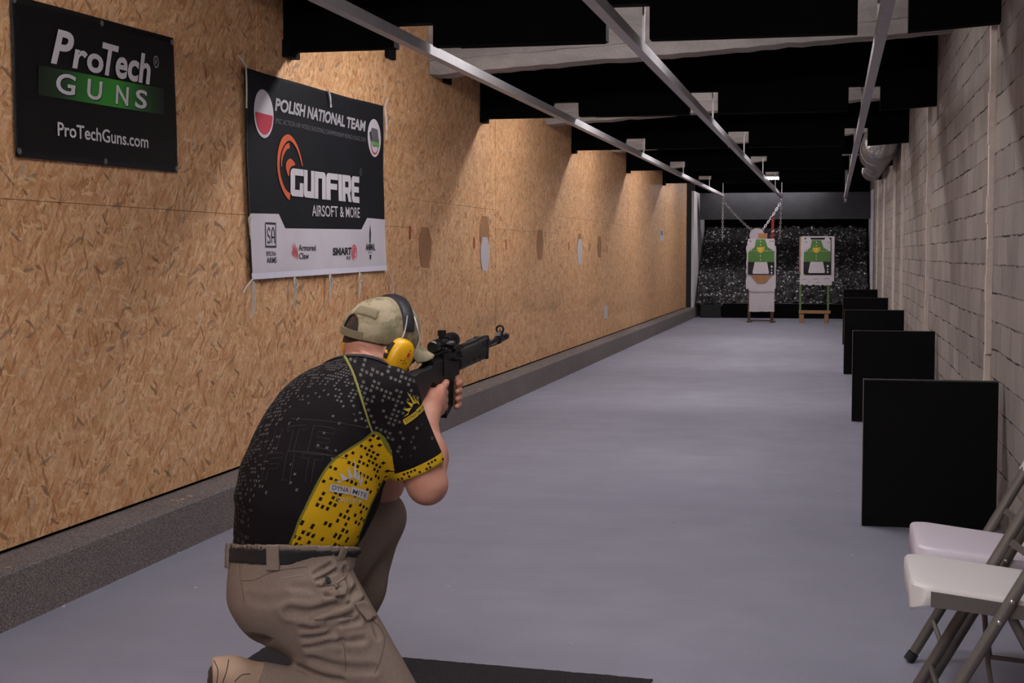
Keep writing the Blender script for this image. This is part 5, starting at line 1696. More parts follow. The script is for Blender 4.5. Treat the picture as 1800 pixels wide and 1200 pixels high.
# ------------------------------------------------------------------ trousers
M_KHAKI = NT('khaki cloth', '#77695a', 0.85, 0, 0.2)
_c = M_KHAKI.coord()
M_KHAKI.base(M_KHAKI.mix(0.35, '#7b6e63', M_KHAKI.ramp(M_KHAKI.noise(_c, 260, 2), [(0.3, 0.55), (0.7, 1.2)]), 'MULTIPLY'))
M_KHAKI.bump(M_KHAKI.noise(_c, 420, 2), 0.12, 0.001)
M_KHAKI = M_KHAKI.m
M_SEAM = plain('khaki seam', '#54493e', 0.9, vary=0.1)
M_WEB = plain('black webbing', '#0b0b0d', 0.7, vary=0.2, scale=200)
GR_K = None
def thigh_l(p):
    e = chain_(p, [J['hipL'], J['hipL'] * .5 + J['kneL'] * .5 + (0.0, 0.0, -0.012), J['kneL']], [0.112, 0.100, 0.077], 0.03)
    return smin(e, chain_(p, [J['kneL'], J['kneL'] * .55 + J['ankL'] * .45, J['ankL'] + (0, 0, .03)], [0.072, 0.070, 0.062], 0.03), 0.03)
def seat_f(p):
    d = TORSO(p) - 0.010
    d = smin(d, chain_(p, [J['hipR'], J['kneR']], [0.126, 0.094], 0.03), 0.06)
    d = smin(d, ell_(p, at(494, 1048, 3.63), np.eye(3), (0.124, 0.124, 0.124)), 0.05)
    d = smin(d, ell_(p, at(492, 1032, 3.78), np.eye(3), (0.110, 0.110, 0.112)), 0.05)
    sh = chain_(p, [J['kneR'], J['kneR'] * .5 + J['ankR'] * .5 + (0, 0, 0.01), J['ankR'] + nrm(J['kneR'] - J['ankR']) * 0.01], [0.084, 0.080, 0.058], 0.03)
    return smin(d, sh, 0.02)
def trouser_base(p):
    return smin(seat_f(p), thigh_l(p), 0.03)
FOLDS = [  # traced fold lines: points, depth, width
    ([(508, 1074), (546, 1078), (600, 1058), (624, 1038)], 0.010, 0.011),
    ([(548, 1091), (580, 1088), (618, 1080)], 0.008, 0.007),
    ([(533, 1103), (585, 1099), (628, 1090)], 0.007, 0.008),
    ([(535, 1121), (590, 1110)], 0.007, 0.008),
    ([(540, 1138), (578, 1130), (640, 1124)], 0.005, 0.008),
    ([(548, 1158), (610, 1176), (655, 1176)], 0.006, 0.010),
    ([(552, 1010), (580, 993)], 0.006, 0.006), ([(556, 1020), (588, 1003)], 0.006, 0.006), ([(560, 1031), (584, 1029)], 0.006, 0.005),
    ([(572, 1047), (604, 1050)], 0.007, 0.006), ([(578, 1038), (602, 1032)], 0.006, 0.005),
    ([(604, 1000), (612, 1025), (606, 1045)], 0.008, 0.007),
    ([(596, 1064), (640, 1056)], 0.006, 0.007),
    ([(514, 1030), (552, 1034)], 0.003, 0.008),
    ([(440, 1052), (470, 1058), (500, 1052)], 0.003, 0.010),
    ([(597, 1118), (612, 1150)], 0.004, 0.007), ([(655, 1090), (665, 1120)], 0.004, 0.008),
   
    ([(530, 1172), (600, 1195)], 0.006, 0.009)]
FOLDS = [(np.array([hit(x, y, trouser_base) for x, y in q[0]]), q[1], q[2]) for q in FOLDS]
WAIST = hit(505, 957, lambda p: TORSO(p) - 0.010)
def trouser_f(p):
    d = seat_f(p)
    top = (p - WAIST) @ BELT_N
    inner = TORSO(p) - 0.0045
    d = np.where(top > -0.05, np.maximum(d, -inner), d)      # waistband is open at the top
    d = np.maximum(d, top)
    d = smin(d, np.maximum(thigh_l(p), -(TORSO(p) - 0.003)), 0.02)
    d = d + 0.0016 * pnoise(p, 26, 15) + 0.0009 * pnoise(p, 70, 16)
    near = np.nonzero(np.abs(d) < 0.04)[0]
    q = p[near]
    for pts, dep, wd in FOLDS:
        sel = np.nonzero(np.linalg.norm(q - pts.mean(0), axis=1) < 0.05 + 0.6 * np.linalg.norm(pts[-1] - pts[0]))[0]
        if not len(sel): continue
        dist = np.full(len(sel), 9.0)
        for a, b_ in zip(pts[:-1], pts[1:]):
            dist = np.minimum(dist, cap_(q[sel], a, b_, 0, 0))
        d[near[sel]] += dep * np.exp(-(dist / wd) ** 2) - dep * 0.55 * np.exp(-((dist - wd * 1.9) / (wd * 0.9)) ** 2)
    hemR = (p - (J['ankR'] + nrm(J['kneR'] - J['ankR']) * 0.0)) @ nrm(J['ankR'] - J['kneR'])
    nr = np.linalg.norm(p - J['ankR'], axis=1) < 0.12
    d = np.where(nr, np.maximum(d, hemR), d)
    return np.maximum(d, 0.0085 - p[:, 2])
trousers, tv = field_obj('trousers', trouser_f, (-1.78, 3.05, -0.02), (-0.85, 4.15, 0.75), 0.0046, M_KHAKI, shooter, 1)
seam_line('seam', [(424, 1020), (447, 1019), (469, 1009), (498, 1001), (540, 996)], trouser_f, 0.0011, M_SEAM, trousers)
seam_line('seam', [(421, 990), (423, 1020), (430, 1058)], trouser_f, 0.0012, M_SEAM, trousers)
seam_line('seam', [(650, 1084), (670, 1106), (676, 1128), (668, 1160), (660, 1182)], trouser_f, 0.0013, M_SEAM, trousers)
seam_line('seam', [(600, 1120), (606, 1145), (608, 1180)], trouser_f, 0.0010, M_SEAM, trousers)
seam_line('pocket_welt', [(496, 1016), (515, 1013), (534, 1011)], trouser_f, 0.0018, plain('light khaki edge', '#8a7c6c', 0.9), trousers)
seam_line('pocket_welt', [(553, 1089), (585, 1087), (620, 1082)], trouser_f, 0.0016, M_SEAM, trousers)
seam_line('pocket_edge', [(561, 1030), (568, 1024), (572, 1012), (579, 1010)], trouser_f, 0.003, M_KHAKI, trousers)
seam_line('pocket_edge', [(561, 1030), (575, 1028), (588, 1027), (597, 1040)], trouser_f, 0.003, M_KHAKI, trousers)
seam_line('pocket_edge', [(612, 996), (610, 1008), (602, 1018), (590, 1026)], trouser_f, 0.003, M_KHAKI, trousers)
o_ = hit(576, 1019, trouser_f); ex, ey, ez = tangent(o_, trouser_f, 0.6)
el = np.array(ngon_circle(0, 0, 0.0075, 0.0125, 18))
drape('pocket_opening', el, [tuple(range(18))], o_, ex, ey, trouser_f, 0.0012, M_LOGOK, trousers, 0.006)
def flap_at(name, px, mat, off=0.004):
    P = np.array([hit(x, y, trouser_base) for x, y in px])
    c = P.mean(0); n = grad(trouser_base, np.array([c]), 0.01)[0]
    ex = nrm(P[1] - P[0]); ex = nrm(ex - n * (ex @ n)); ey = np.cross(n, ex)
    v2 = np.stack([(P - c) @ ex, (P - c) @ ey], 1)
    o = drape(name, v2, [tuple(range(len(px)))], c, ex, ey, trouser_f, off, mat, trousers, 0.012)
    md = o.modifiers.new('thickness', 'SOLIDIFY'); md.thickness = 0.003; md.offset = 0
    return o
flap_at('pocket_flap', [(618, 1063), (643, 1093), (661, 1084), (634, 1057)], M_KHAKI)

# belt and loops
def band(name, g0, g1, half, centre, mat, lateral=None, h=0.0035, parent=None):
    def fn(p):
        d = TORSO(p)
        hgt = (p - centre) @ BELT_N
        s_ = np.maximum(np.maximum(d - g1, g0 - d), np.abs(hgt) - half)
        if lateral is not None:
            c, t_, w = lateral
            s_ = np.maximum(s_, np.abs((p - c) @ t_) - w)
            s_ = np.maximum(s_, np.linalg.norm(p - c, axis=1) - 0.09)
        return s_
    c = lateral[0] if lateral is not None else J['belt']
    e = 0.075 if lateral is not None else 0.26
    return field_obj(name, fn, c - e, c + e, h, mat, parent or shooter, 1)[0]
BC = hit(505, 979, TORSO)
band('belt', 0.0095, 0.0165, 0.0195, BC, M_WEB, h=0.0042)
for px, w in (((484, 979), 0.017), ((590, 979), 0.011), ((411, 979), 0.017)):
    c = hit(px[0], px[1], TORSO); n = grad(TORSO, np.array([c]), 0.006)[0]
    band('belt_loop', 0.013, 0.0215, 0.031, BC - BELT_N * 0.002, M_KHAKI, (c, nrm(np.cross(BELT_N, n)), w), 0.003, trousers)

# ------------------------------------------------------------------ boots
M_SUEDE = plain('tan suede', '#a68e79', 0.9, spec=0.15, vary=0.25, scale=14, bump=0.1)
M_SOLE = plain('dark brown sole', '#3d2f29', 0.85, vary=0.35, scale=60)
def boot_f(p):
    A = J['ankR']
    d = cap_(p, A - SLD * 0.03, A * .5 + HB * .5 + (0, 0, 0.0), 0.049, 0.050)
    d = smin(d, cap_(p, HB, HB * .5 + BALL * .5, 0.044, 0.042), 0.04)
    d = smin(d, cap_(p, HB * .5 + BALL * .5, BALL, 0.042, 0.047), 0.03)
    d = smin(d, cap_(p, BALL, BALL - SLD * 0.075 + (0, 0, -0.012), 0.046, 0.036), 0.03)
    d = smin(d, cap_(p, HB, HB + SLD * 0.03 + (0, 0, .004), 0.043, 0.043), 0.02)
    sole = (p - (HB + SLD * 0.034)) @ SLD
    d = np.maximum(d, sole)
    return np.maximum(d + 0.0012 * pnoise(p, 60, 2), 0.010 - p[:, 2])
boot, _ = field_obj('boot', boot_f, HB - (0.22, 0.22, 0.40), HB + (0.25, 0.25, 0.2), 0.0045, M_SUEDE, shooter, 1)
def sole_f(p):
    d = smin(cap_(p, HB, BALL, 0.043, 0.046), cap_(p, BALL, BALL + (0, 0, -.02), 0.046, 0.04), 0.02)
    x = (p - (HB + SLD * 0.040)) @ SLD
    tread = 0.003 * np.sign(np.sin(p[:, 2] * 2 * math.pi / 0.026))
    d = np.maximum(np.maximum(d - 0.003, x - 0.006 - tread), -x - 0.010)
    return np.maximum(d, 0.009 - p[:, 2])
field_obj('sole', sole_f, HB - (0.2, 0.2, 0.36), HB + (0.2, 0.2, 0.12), 0.004, M_SOLE, boot, 1)
def toe_sole_f(p):
    d = cap_(p, BALL, BALL - SLD * 0.078 + (0, 0, -0.012), 0.048, 0.038)
    return np.maximum(np.maximum(d, p[:, 2] - 0.028), 0.009 - p[:, 2])
seam_line('stitch_line', [(376, 1160), (383, 1178), (381, 1200)], boot_f, 0.0012, M_SOLE, boot)
seam_line('stitch_line', [(402, 1159), (398, 1180), (391, 1200)], boot_f, 0.0012, M_SOLE, boot)
seam_line('stitch_line', [(440, 1184), (425, 1186), (412, 1198)], boot_f, 0.0012, M_SOLE, boot)
def bootl_f(p):
    A = J['ankL']; fw = nrm((0.55, 0.83, 0))
    d = cap_(p, A + (0, 0, .06), A + (0, 0, -.03), 0.052, 0.048)
    heel = np.array([A[0], A[1], 0.052]) - fw * 0.055; toe = np.array([A[0], A[1], 0.044]) + fw * 0.17
    d = smin(d, cap_(p, heel, toe, 0.044, 0.036), 0.05)
    return np.maximum(d, 0.024 - p[:, 2])
bl, _ = field_obj('boot', bootl_f, J['ankL'] - (0.25, 0.3, 0.2), J['ankL'] + (0.25, 0.3, 0.15), 0.006, M_SUEDE, shooter, 1)
def solel_f(p):
    A = J['ankL']; fw = nrm((0.55, 0.83, 0))
    d = cap_(p * (1, 1, 0), (np.array([A[0], A[1], 0]) - fw * 0.055), (np.array([A[0], A[1], 0]) + fw * 0.17), 0.047, 0.042)
    return np.maximum(np.maximum(d, p[:, 2] - 0.026), 0.002 - p[:, 2])
field_obj('sole', solel_f, (J['ankL'][0] - .28, J['ankL'][1] - .28, -0.02), (J['ankL'][0] + .28, J['ankL'][1] + .28, 0.06), 0.006, M_SOLE, bl, 1)

# ------------------------------------------------------------------ hair, cap, ear defenders
M_HAIR = plain('dark brown hair', '#33241f', 0.8, vary=0.4, scale=120, bump=0.3)
def camo():
    t = NT('camouflage cloth', '#857a60', 0.9, 0, 0.15)
    co = t.coord()
    n1 = t.noise(t.mapping(co, (1, 1, 1.6)), 14, 3, 0.6); n2 = t.noise(t.mapping(co, (1.2, 1, 1.5), loc=(3, 1, 7)), 17, 3, 0.6); n3 = t.noise(t.mapping(co, loc=(2, 8.3, 5)), 24, 3)
    col = t.ramp(n1, [(0.40, '#998e76'), (0.5, '#897f67'), (0.62, '#777057')])
    col = t.mix(t.ramp(n2, [(0.56, 0.0), (0.66, 0.8)]), col, '#62614a')
    col = t.mix(t.ramp(n3, [(0.62, 0.0), (0.70, 0.7)]), col, '#64553f')
    t.base(col)
    t.bump(t.noise(co, 420, 2), 0.15, 0.001)
    return t.m
M_CAMO = camo()
M_CAMOF = plain('flat tan velcro', '#776d55', 0.95, vary=0.1, scale=200)
CC, CRr = np.array((0, -0.010, 0.018)), np.array((0.089, 0.105, 0.104))
def crown_solid(q):
    d = ell_(q, CC, np.eye(3), CRr)
    # front panel stands a little taller and boxier
    return smin(d, ell_(q, (0, 0.030, 0.045), np.eye(3), (0.078, 0.072, 0.074)), 0.03)
def hair_f(p):
    q = (p - HEAD) @ HX.T
    d = np.maximum(head_f(p) - 0.0035, -(head_f(p) + 0.004))
    d = np.maximum(d, crown_solid(q) + 0.0085)
    line = -0.034 + 0.45 * np.maximum(q[:, 1] + 0.03, 0)
    return np.maximum(np.maximum(d, line - q[:, 2]), q[:, 1] - 0.045)
field_obj('hair', hair_f, HEAD - 0.14, HEAD + 0.14, 0.0035, M_HAIR, shooter, 1)
def crown_f(p):
    q = (p - HEAD) @ HX.T
    d = crown_solid(q) + 0.0016 * pnoise(p, 55, 31) * np.clip((q[:, 2]) * 20, 0, 1)
    d = np.maximum(d, -(d + 0.006))
    rim = 0.006 - 0.10 * np.maximum(q[:, 1], 0) - 0.10 * np.maximum(q[:, 1], 0)
    d = np.maximum(d, rim - q[:, 2])
    hole = ((q[:, 0] / 0.035) ** 2 + ((q[:, 2] - 0.028) / 0.038) ** 2) ** .5 - 1
    hole = np.maximum(np.maximum(hole * 0.04, 0.028 - q[:, 2]), q[:, 1])
    return np.maximum(d, -hole)
cap, _ = field_obj('cap', crown_f, HEAD - 0.16, HEAD + 0.17, 0.0034, M_CAMO, shooter, 1)
def crown_w(p): return crown_solid((p - HEAD) @ HX.T)
# brim
V = []; Fs = []
na, nr_ = 24, 8
for side in (0, 1):
    for j in range(nr_ + 1):
        for i in range(na + 1):
            a = math.radians(-68 + 136 * i / na)
            t_ = j / nr_
            rx, ry = 0.085 + 0.010 * t_, 0.094 + 0.082 * t_ * math.cos(a) ** 0.7
            x = rx * math.sin(a); y = ry * math.cos(a) if t_ == 0 else 0.094 * math.cos(a) + 0.080 * t_ * max(math.cos(a), 0) ** 0.8
            z = 0.006 - 0.016 * t_ - 2.6 * x * x * (0.5 + 0.6 * t_)
            V.append(hp(x, y, z - side * 0.004 + 0.004))
N = (na + 1) * (nr_ + 1)
for j in range(nr_):
    for i in range(na):
        a = j * (na + 1) + i
        Fs.append((a, a + 1, a + na + 2, a + na + 1)[::-1]); Fs.append((a + N, a + 1 + N, a + na + 2 + N, a + na + 1 + N))
rim_ = [i for i in range(na + 1)] + [j * (na + 1) + na for j in range(1, nr_ + 1)] + [nr_ * (na + 1) + i for i in range(na - 1, -1, -1)] + [j * (na + 1) for j in range(nr_ - 1, 0, -1)]
for a, b_ in zip(rim_, rim_[1:] + rim_[:1]): Fs.append((a, b_, b_ + N, a + N))
link_mesh('brim', V, Fs, M_CAMO, cap, 'all')
# back strap, button, velcro field
st = MB()
pts = []
for side in (0, 1):
    pass
V = []; Fs = []
for i in range(17):
    a = math.radians(-36 + 72 * i / 16)
    for z, g in ((0.008, 0.0035), (0.028, 0.0035), (0.028, 0.0005), (0.008, 0.0005)):
        ry = CRr[1] * math.sqrt(max(0, 1 - ((z - CC[2]) / CRr[2]) ** 2)); rx = CRr[0] * ry / CRr[1]
        V.append(hp((rx + g) * math.sin(a), CC[1] - (ry + g) * math.cos(a), z))
for i in range(16):
    for k in range(4):
        Fs.append((i * 4 + k, i * 4 + (k + 1) % 4, (i + 1) * 4 + (k + 1) % 4, (i + 1) * 4 + k))
Fs.append((3, 2, 1, 0)); Fs.append((64, 65, 66, 67))
link_mesh('strap', V, Fs, M_CAMOF, cap)
P = np.array([hit(x, y, crown_w) for x, y in ((620, 552), (633, 538), (668, 548), (661, 562))])
c = P.mean(0); n = grad(crown_w, np.array([c]), 0.01)[0]
ex = nrm(P[2] - P[1]); ex = nrm(ex - n * (ex @ n)); ey = np.cross(n, ex)
o = drape('velcro_field', np.stack([(P - c) @ ex, (P - c) @ ey], 1), [(0, 3, 2, 1)], c, ex, ey, crown_f, 0.0012, M_CAMOF, cap)
o.modifiers.new('thickness', 'SOLIDIFY').thickness = 0.0015
MB().lathe(hp(0, -0.008, 0.121), HX[2], [(0, 0.008), (0.003, 0.007), (0.005, 0.003)], 14).build('button', M_CAMO, cap, True)

M_YEL = plain('yellow plastic', '#d9a306', 0.38, spec=0.5, vary=0.06)
M_CUSH = plain('black cushion', '#0d0d0e', 0.6)
M_WIRE = plain('steel wire', '#d6d6da', 0.3, 0.8)
ear = bpy.data.objects.new('ear_defenders', None); COL.objects.link(ear); ear.parent = shooter
ear['label'] = 'yellow ear defenders with black headband worn over the cap'
def oval(c, ax, e1, e2, prof, n=32):
    V = []; Fs = []
    for h_, r1, r2, sh in prof:
        for k in range(n):
            t_ = 2 * math.pi * k / n
            cx, sx = math.cos(t_), math.sin(t_)
            cx = math.copysign(abs(cx) ** 0.85, cx); sx = math.copysign(abs(sx) ** 0.85, sx)
            V.append(c + ax * h_ + e1 * (r1 * cx + sh) + e2 * r2 * sx)
    m = len(prof)
    for i in range(m - 1):
        for k in range(n):
            Fs.append((i * n + k, i * n + (k + 1) % n, (i + 1) * n + (k + 1) % n, (i + 1) * n + k))
    Fs.append(tuple(range(n))[::-1]); Fs.append(tuple((m - 1) * n + k for k in range(n)))
    return V, Fs
for s_ in (1, -1):
    ax = HX[0] * s_
    tilt = 0.28
    e1 = HX[1] * math.cos(tilt) - HX[2] * math.sin(tilt); e2 = HX[2] * math.cos(tilt) + HX[1] * math.sin(tilt)
    c = hp(s_ * 0.080, -0.004, -0.020)
    V, Fs = oval(c, ax, e1, e2, [(0.0, .022, .034, 0), (0.0, .033, .046, 0), (.006, .036, .050, 0), (.014, .036, .050, 0), (.016, .033, .047, 0)])
    if s_ < 0: Fs = [q[::-1] for q in Fs]
    cu = link_mesh('ear_cushion', V, Fs, M_CUSH, ear, True)
    V, Fs = oval(c, ax, e1, e2, [(.015, .034, .048, 0), (.016, .038, .0535, 0), (.030, .0375, .053, 0), (.040, .034, .0485, 0), (.046, .027, .040, 0), (.0485, .016, .025, 0), (.049, .005, .008, 0)])
    if s_ < 0: Fs = [q[::-1] for q in Fs]
    cup = link_mesh('ear_cup', V, Fs, M_YEL, ear, True)
    # pivot arm and knob at the rear edge
    MB().tube([c + ax * 0.024 - e1 * 0.036 + e2 * 0.030, c + ax * 0.026 - e1 * 0.043 + e2 * 0.002, c + ax * 0.024 - e1 * 0.038 - e2 * 0.016], 0.0048, 8).build('pivot_arm', M_CUSH, ear, True)
    MB().lathe(c + ax * 0.024 - e1 * 0.043, nrm(-e1 + ax * 0.8), [(0, .0055), (.004, .0055), (.006, .003)], 14).build('pivot_knob', M_YEL, ear, True)
    MB().tube([c + ax * 0.024 + e1 * 0.036 + e2 * 0.030, c + ax * 0.026 + e1 * 0.042 + e2 * 0.002, c + ax * 0.024 + e1 * 0.038 - e2 * 0.020], 0.004, 8).build('pivot_arm', M_CUSH, ear, True)
    for k in (-1, 1):
        a = c + ax * 0.026 + e1 * 0.041 * k + e2 * 0.004
        MB().tube(list(smooth_path([a, hp(s_ * 0.107, 0.020 + 0.030 * k, 0.030), hp(s_ * 0.100, 0.022 + 0.020 * k, 0.062), hp(s_ * 0.085, 0.022 + 0.012 * k, 0.092)], 5)), 0.0021, 8).build('wire', M_WIRE, ear, True)
    if s_ > 0:
        def cup_fn(p):
            q = np.stack([(p - c) @ ax, (p - c) @ e1, (p - c) @ e2], 1)
            return ell_(q, (0.016, 0, 0), np.eye(3), (0.0345, 0.0395, 0.0555))
        V2 = []; 
        def mark(name, rects, mat):
            m = MB()
            for (x0, y0, x1, y1) in rects:
                for (xa, ya, xb, yb) in ((x0, y0, x1, y1),):
                    q = [(xa, ya), (xb, ya), (xb, yb), (xa, yb)]
                    v = [c + ax * (0.0492 - 7.0 * ((a_ ** 2) + 0.5 * b2 ** 2) + 0.002) + e1 * a_ + e2 * b2 for a_, b2 in q]
                    v2 = [w - ax * 0.006 for w in v]
                    m.add(v + v2, [(0, 1, 2, 3), (7, 6, 5, 4), (0, 4, 5, 1), (1, 5, 6, 2), (2, 6, 7, 3), (3, 7, 4, 0)])
            m.build(name, mat, ear)
        mark('red_mark', [(0.004, 0.010, 0.013, 0.022)], plain('red label', '#a8231a', 0.6))
        mark('dark_mark', [(0.006, 0.027, 0.011, 0.030), (0.000, 0.005, 0.016, 0.006), (-0.010, -0.006, -0.005, -0.0035), (0.000, -0.004, 0.003, 0.000), (0.008, -0.007, 0.013, -0.0045), (0.001, -0.012, 0.005, -0.009)], plain('brown marking', '#6b4a0c', 0.6))
# padded headband over the crown
V = []; Fs = []
nb_ = 36
for i in range(nb_ + 1):
    a = math.radians(-72 + 144 * i / nb_)
    w = 0.017 + 0.004 * math.cos(a)
    for y, g in ((-1, 0.0), (-0.8, 0.006), (0, 0.009), (0.8, 0.006), (1, 0.0), (0.8, -0.003), (-0.8, -0.003)):
        yy = 0.022 + y * w
        R1 = 0.093 + g; R2 = 0.110 + g
        V.append(hp(R1 * math.sin(a), yy, 0.018 + R2 * math.cos(a)))
for i in range(nb_):
    for k in range(7):
        Fs.append((i * 7 + k, (i + 1) * 7 + k, (i + 1) * 7 + (k + 1) % 7, i * 7 + (k + 1) % 7))
Fs.append(tuple(range(7))); Fs.append(tuple(nb_ * 7 + k for k in range(7))[::-1])
link_mesh('headband', V, Fs, plain('dark headband', '#14141a', 0.45), ear, True)

# ------------------------------------------------------------------ rifle
M_GUN = plain('blued steel', '#1d1d20', 0.38, 0.7, vary=0.3, scale=40)
M_POLY = plain('black polymer', '#0d0d0e', 0.55, vary=0.2, scale=60)
M_SCOPE = plain('scope black', '#131315', 0.3, 0.3)
rifle = thing('rifle', tuple(rp(0.1, 0, 0)), 'black rifle with telescopic sight held to the shoulder and aimed down the range', 'rifle')
def RP(pts): return [rp(*q) for q in pts]
class RB(MB):
    def rbox(s, s0, s1, y0, y1, z0, z1, r=0.003):
        bm = bmesh.new()
        bmesh.ops.create_cube(bm, size=1)
        lo, hi = np.array((s0, y0, z0)), np.array((s1, y1, z1))
        for v in bm.verts: v.co = Vector((lo + hi) / 2 + np.array(v.co) * (hi - lo))
        if r: bmesh.ops.bevel(bm, geom=bm.edges[:], offset=r, segments=2, affect='EDGES', profile=0.6)
        bm.verts.index_update()
        s.add([rp(*v.co) for v in bm.verts], [[v.index for v in f.verts][::-1] for f in bm.faces])
        bm.free(); return s
    def rprism(s, poly, hw, r=0.0):
        return s.prism(poly, rp(0, -hw, 0), RDIR, RUP, -RRT, 2 * hw)
    def rlathe(s, s0, y, z, prof, n=20):
        return s.lathe(rp(s0, y, z), RDIR, prof, n)
b = RB(); b.rprism([(-0.085, 0.012), (-0.085, -0.035), (-0.05, -0.050), (0.165, -0.048), (0.175, -0.03), (0.175, 0.012)], 0.017)
b.build('receiver', M_GUN, rifle)
prof = [(0.018 * math.cos(a), 0.012 + 0.016 * math.sin(a)) for a in np.linspace(0, math.pi, 12)]
MB().prism([(-x, z) for x, z in prof], rp(-0.085, 0, 0), RRT, RUP, RDIR, 0.215).build('dust_cover', M_GUN, rifle, True)
# stock reaching back to the shoulder
b = RB(); b.rprism([(-0.083, 0.010), (-0.083, -0.036), (-0.13, -0.052), (-0.245, -0.115), (-0.250, 0.000), (-0.20, 0.006), (-0.12, 0.004)], 0.017)
stk = b.build('stock', M_POLY, rifle)
RB().rbox(-0.262, -0.249, -0.018, 0.018, -0.118, 0.004, 0.004).build('butt_pad', M_CUSH, stk)
b = RB(); b.rprism([(-0.078, -0.042), (-0.022, -0.045), (-0.028, -0.075), (-0.048, -0.140), (-0.090, -0.132), (-0.076, -0.075)], 0.014)
b.build('pistol_grip', M_POLY, rifle)
# magazine, curved forward
mp = [(0.040, -0.044), (0.126, -0.044), (0.128, -0.085), (0.131, -0.110), (0.134, -0.128), (0.062, -0.160), (0.052, -0.120), (0.043, -0.085)]
b = RB(); b.rprism(mp, 0.0125); mg = b.build('magazine', M_POLY, rifle)
b = RB()
for k in range(3):
    x = 0.065 + 0.018 * k
    b.rprism([(x, -0.06), (x + 0.004, -0.06), (x + 0.008, -0.125), (x + 0.004, -0.125)], 0.0142)
b.build('rib', M_POLY, mg)
MB().tube(RP([(-0.022, 0, -0.05), (-0.018, 0, -0.080), (0.026, 0, -0.082), (0.038, 0, -0.055)]), 0.0028, 8).build('trigger_guard', M_GUN, rifle, True)
MB().tube(RP([(0.012, 0, -0.048), (0.018, 0, -0.060), (0.016, 0, -0.073)]), 0.003, 8).build('trigger', M_GUN, rifle, True)
# charging handle, selector
MB().tube(RP([(0.10, -0.017, 0.004), (0.10, -0.042, 0.006)]), 0.0045, 10).build('charging_handle', M_GUN, rifle, True)
b = RB(); b.rprism([(0.02, -0.004), (0.10, -0.012), (0.10, -0.018), (0.02, -0.014)], 0.0185); b.build('selector_lever', M_GUN, rifle)
# rear sight block
b = RB(); b.rprism([(0.135, 0.010), (0.135, 0.034), (0.165, 0.040), (0.215, 0.034), (0.215, 0.0)], 0.013)
rs = b.build('rear_sight', M_GUN, rifle)
RB().rbox(0.138, 0.150, -0.012, 0.012, 0.034, 0.048, 0.001).build('sight_leaf', M_GUN, rs)
# handguard, ribbed, with round holes
prof = []
for a in np.linspace(0, 2 * math.pi, 24, endpoint=False):
    x = 0.0225 * math.copysign(abs(math.cos(a)) ** 0.7, math.cos(a)); z = -0.008 + 0.033 * math.copysign(abs(math.sin(a)) ** 0.75, math.sin(a))
    prof.append((x, z))
hg = MB().prism(prof, rp(0.178, 0, 0), RRT, RUP, RDIR, 0.272).build('handguard', M_POLY, rifle, True)
b = RB()
for k in range(5):
    b.rbox(0.375 + 0.014 * k, 0.381 + 0.014 * k, -0.0235, 0.0235, 0.000, 0.0265, 0.001)
b.build('heat_rib', M_POLY, hg)
b = MB()
for k, z in enumerate((-0.018, -0.018, -0.018)):
    b.lathe(rp(0.25 + 0.06 * k, -0.0215, z), RRT, [(0, .0075), (0.0022, .0075), (0.0023, .004)], 14)
b.build('hole', plain('hole black', '#020202', 1.0), hg, True)
b = RB(); b.rbox(0.448, 0.466, -0.024, 0.024, -0.038, 0.030, 0.004); b.rbox(0.455, 0.520, -0.011, 0.011, -0.008, 0.020, 0.003)
b.build('front_bracket', M_GUN, rifle)
RB().rlathe(0.20, 0, 0.022, [(0, .010), (0.25, .010), (0.30, .009), (0.325, .007)]).build('gas_tube', M_GUN, rifle, True)
RB().rlathe(0.17, 0, 0, [(0, .0095), (0.3, .0092), (0.49, .0082), (0.565, .0078)]).build('barrel', M_GUN, rifle, True)
fs_ = RB(); fs_.rlathe(0.655, 0, 0, [(0, .0125), (0.052, .0125)]); fs_.rprism([(0.660, 0.008), (0.670, 0.022), (0.690, 0.022), (0.700, 0.008)], 0.0065)
fsight = fs_.build('front_sight', M_GUN, rifle)
MB().tube([rp(0.680, 0.0115 * math.cos(a), 0.031 + 0.0115 * math.sin(a)) for a in np.linspace(0, 2 * math.pi, 18, endpoint=False)], 0.0034, 8, closed=True).build('sight_hood', M_GUN, fsight, True)
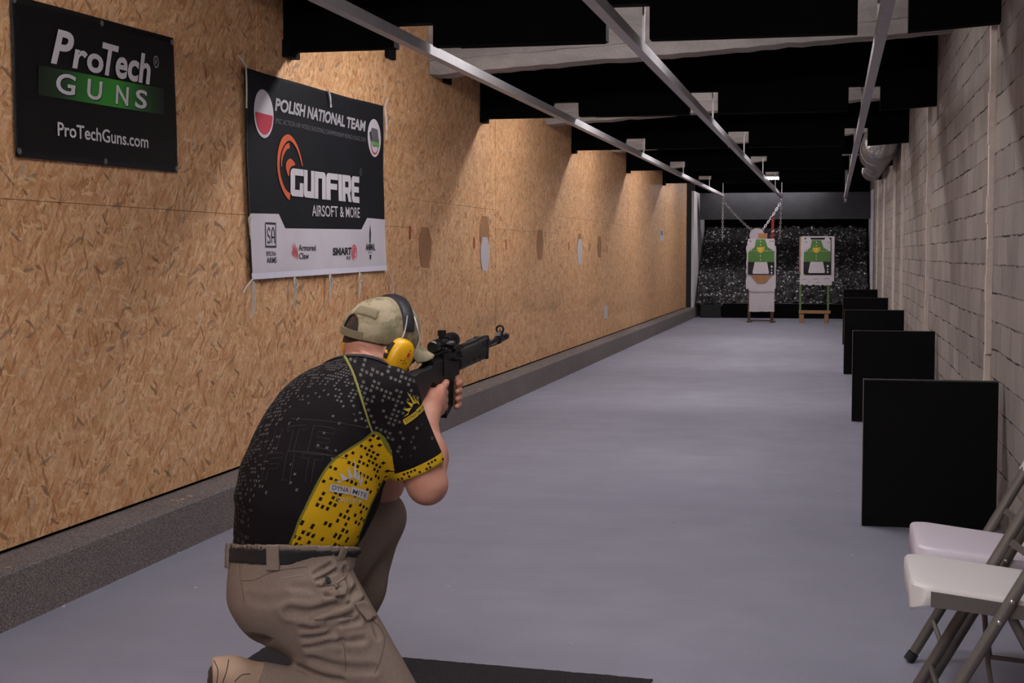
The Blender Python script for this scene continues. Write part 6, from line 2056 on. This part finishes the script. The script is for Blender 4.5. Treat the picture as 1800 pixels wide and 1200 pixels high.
MB().tube(RP([(0.680, 0, 0.020), (0.680, 0, 0.032)]), 0.0018, 8).build('sight_post', M_GUN, fsight, True)
RB().rlathe(0.715, 0, 0, [(0, .0105), (0.004, .0115), (0.045, .0115), (0.055, .0095), (0.056, .005)]).build('muzzle_brake', M_GUN, rifle, True)
MB().tube(RP([(0.52, 0, -0.012), (0.70, 0, -0.014)]), 0.0025, 8).build('cleaning_rod', M_GUN, rifle, True)
# telescopic sight on a side mount
sc = bpy.data.objects.new('scope', None); COL.objects.link(sc); sc.parent = rifle
sc['label'] = 'short black telescopic sight'
ZS = 0.054
RB().rlathe(-0.045, 0, ZS, [(0, .014), (0.003, .0165), (0.030, .0165), (0.040, .0145), (0.05, .0130), (0.125, .0130), (0.145, .017), (0.152, .0215), (0.192, .0225), (0.193, .019)], 28).build('tube', M_SCOPE, sc, True)
RB().rlathe(0.1475, 0, ZS, [(0, .0192), (0.0015, .0192)], 28).build('objective_lens', plain('coated lens', '#16181e', 0.05, 0.2), sc, True)
RB().rlathe(0.120, 0, ZS, [(0, .0235), (0.010, .0235)], 28).build('knurled_ring', M_SCOPE, sc, True)
b = RB(); b.rbox(0.022, 0.058, -0.015, 0.015, ZS - 0.015, ZS + 0.015, 0.004); b.build('turret_block', M_SCOPE, sc)
for d in (RUP, RRT):
    MB().lathe(rp(0.040, 0, ZS) + d * 0.012, d, [(0, .009), (0.012, .009), (0.012, .0125), (0.026, .0125), (0.027, .010)], 20).build('turret', M_SCOPE, sc, True)
for s0 in (0.000, 0.078):
    b = RB()
    b.rlathe(s0, 0, ZS, [(0, .0175), (0.016, .0175)], 20); b.rbox(s0, s0 + 0.016, -0.008, 0.008, 0.022, ZS - 0.012, 0.002)
    b.build('ring_mount', M_GUN, sc, False)
b = RB(); b.rbox(-0.04, 0.11, -0.010, 0.010, 0.026, 0.038, 0.002); b.rprism([(0.0, 0.03), (0.07, 0.03), (0.06, -0.03), (0.01, -0.03)], 0.0195); b.build('side_mount', M_GUN, sc)
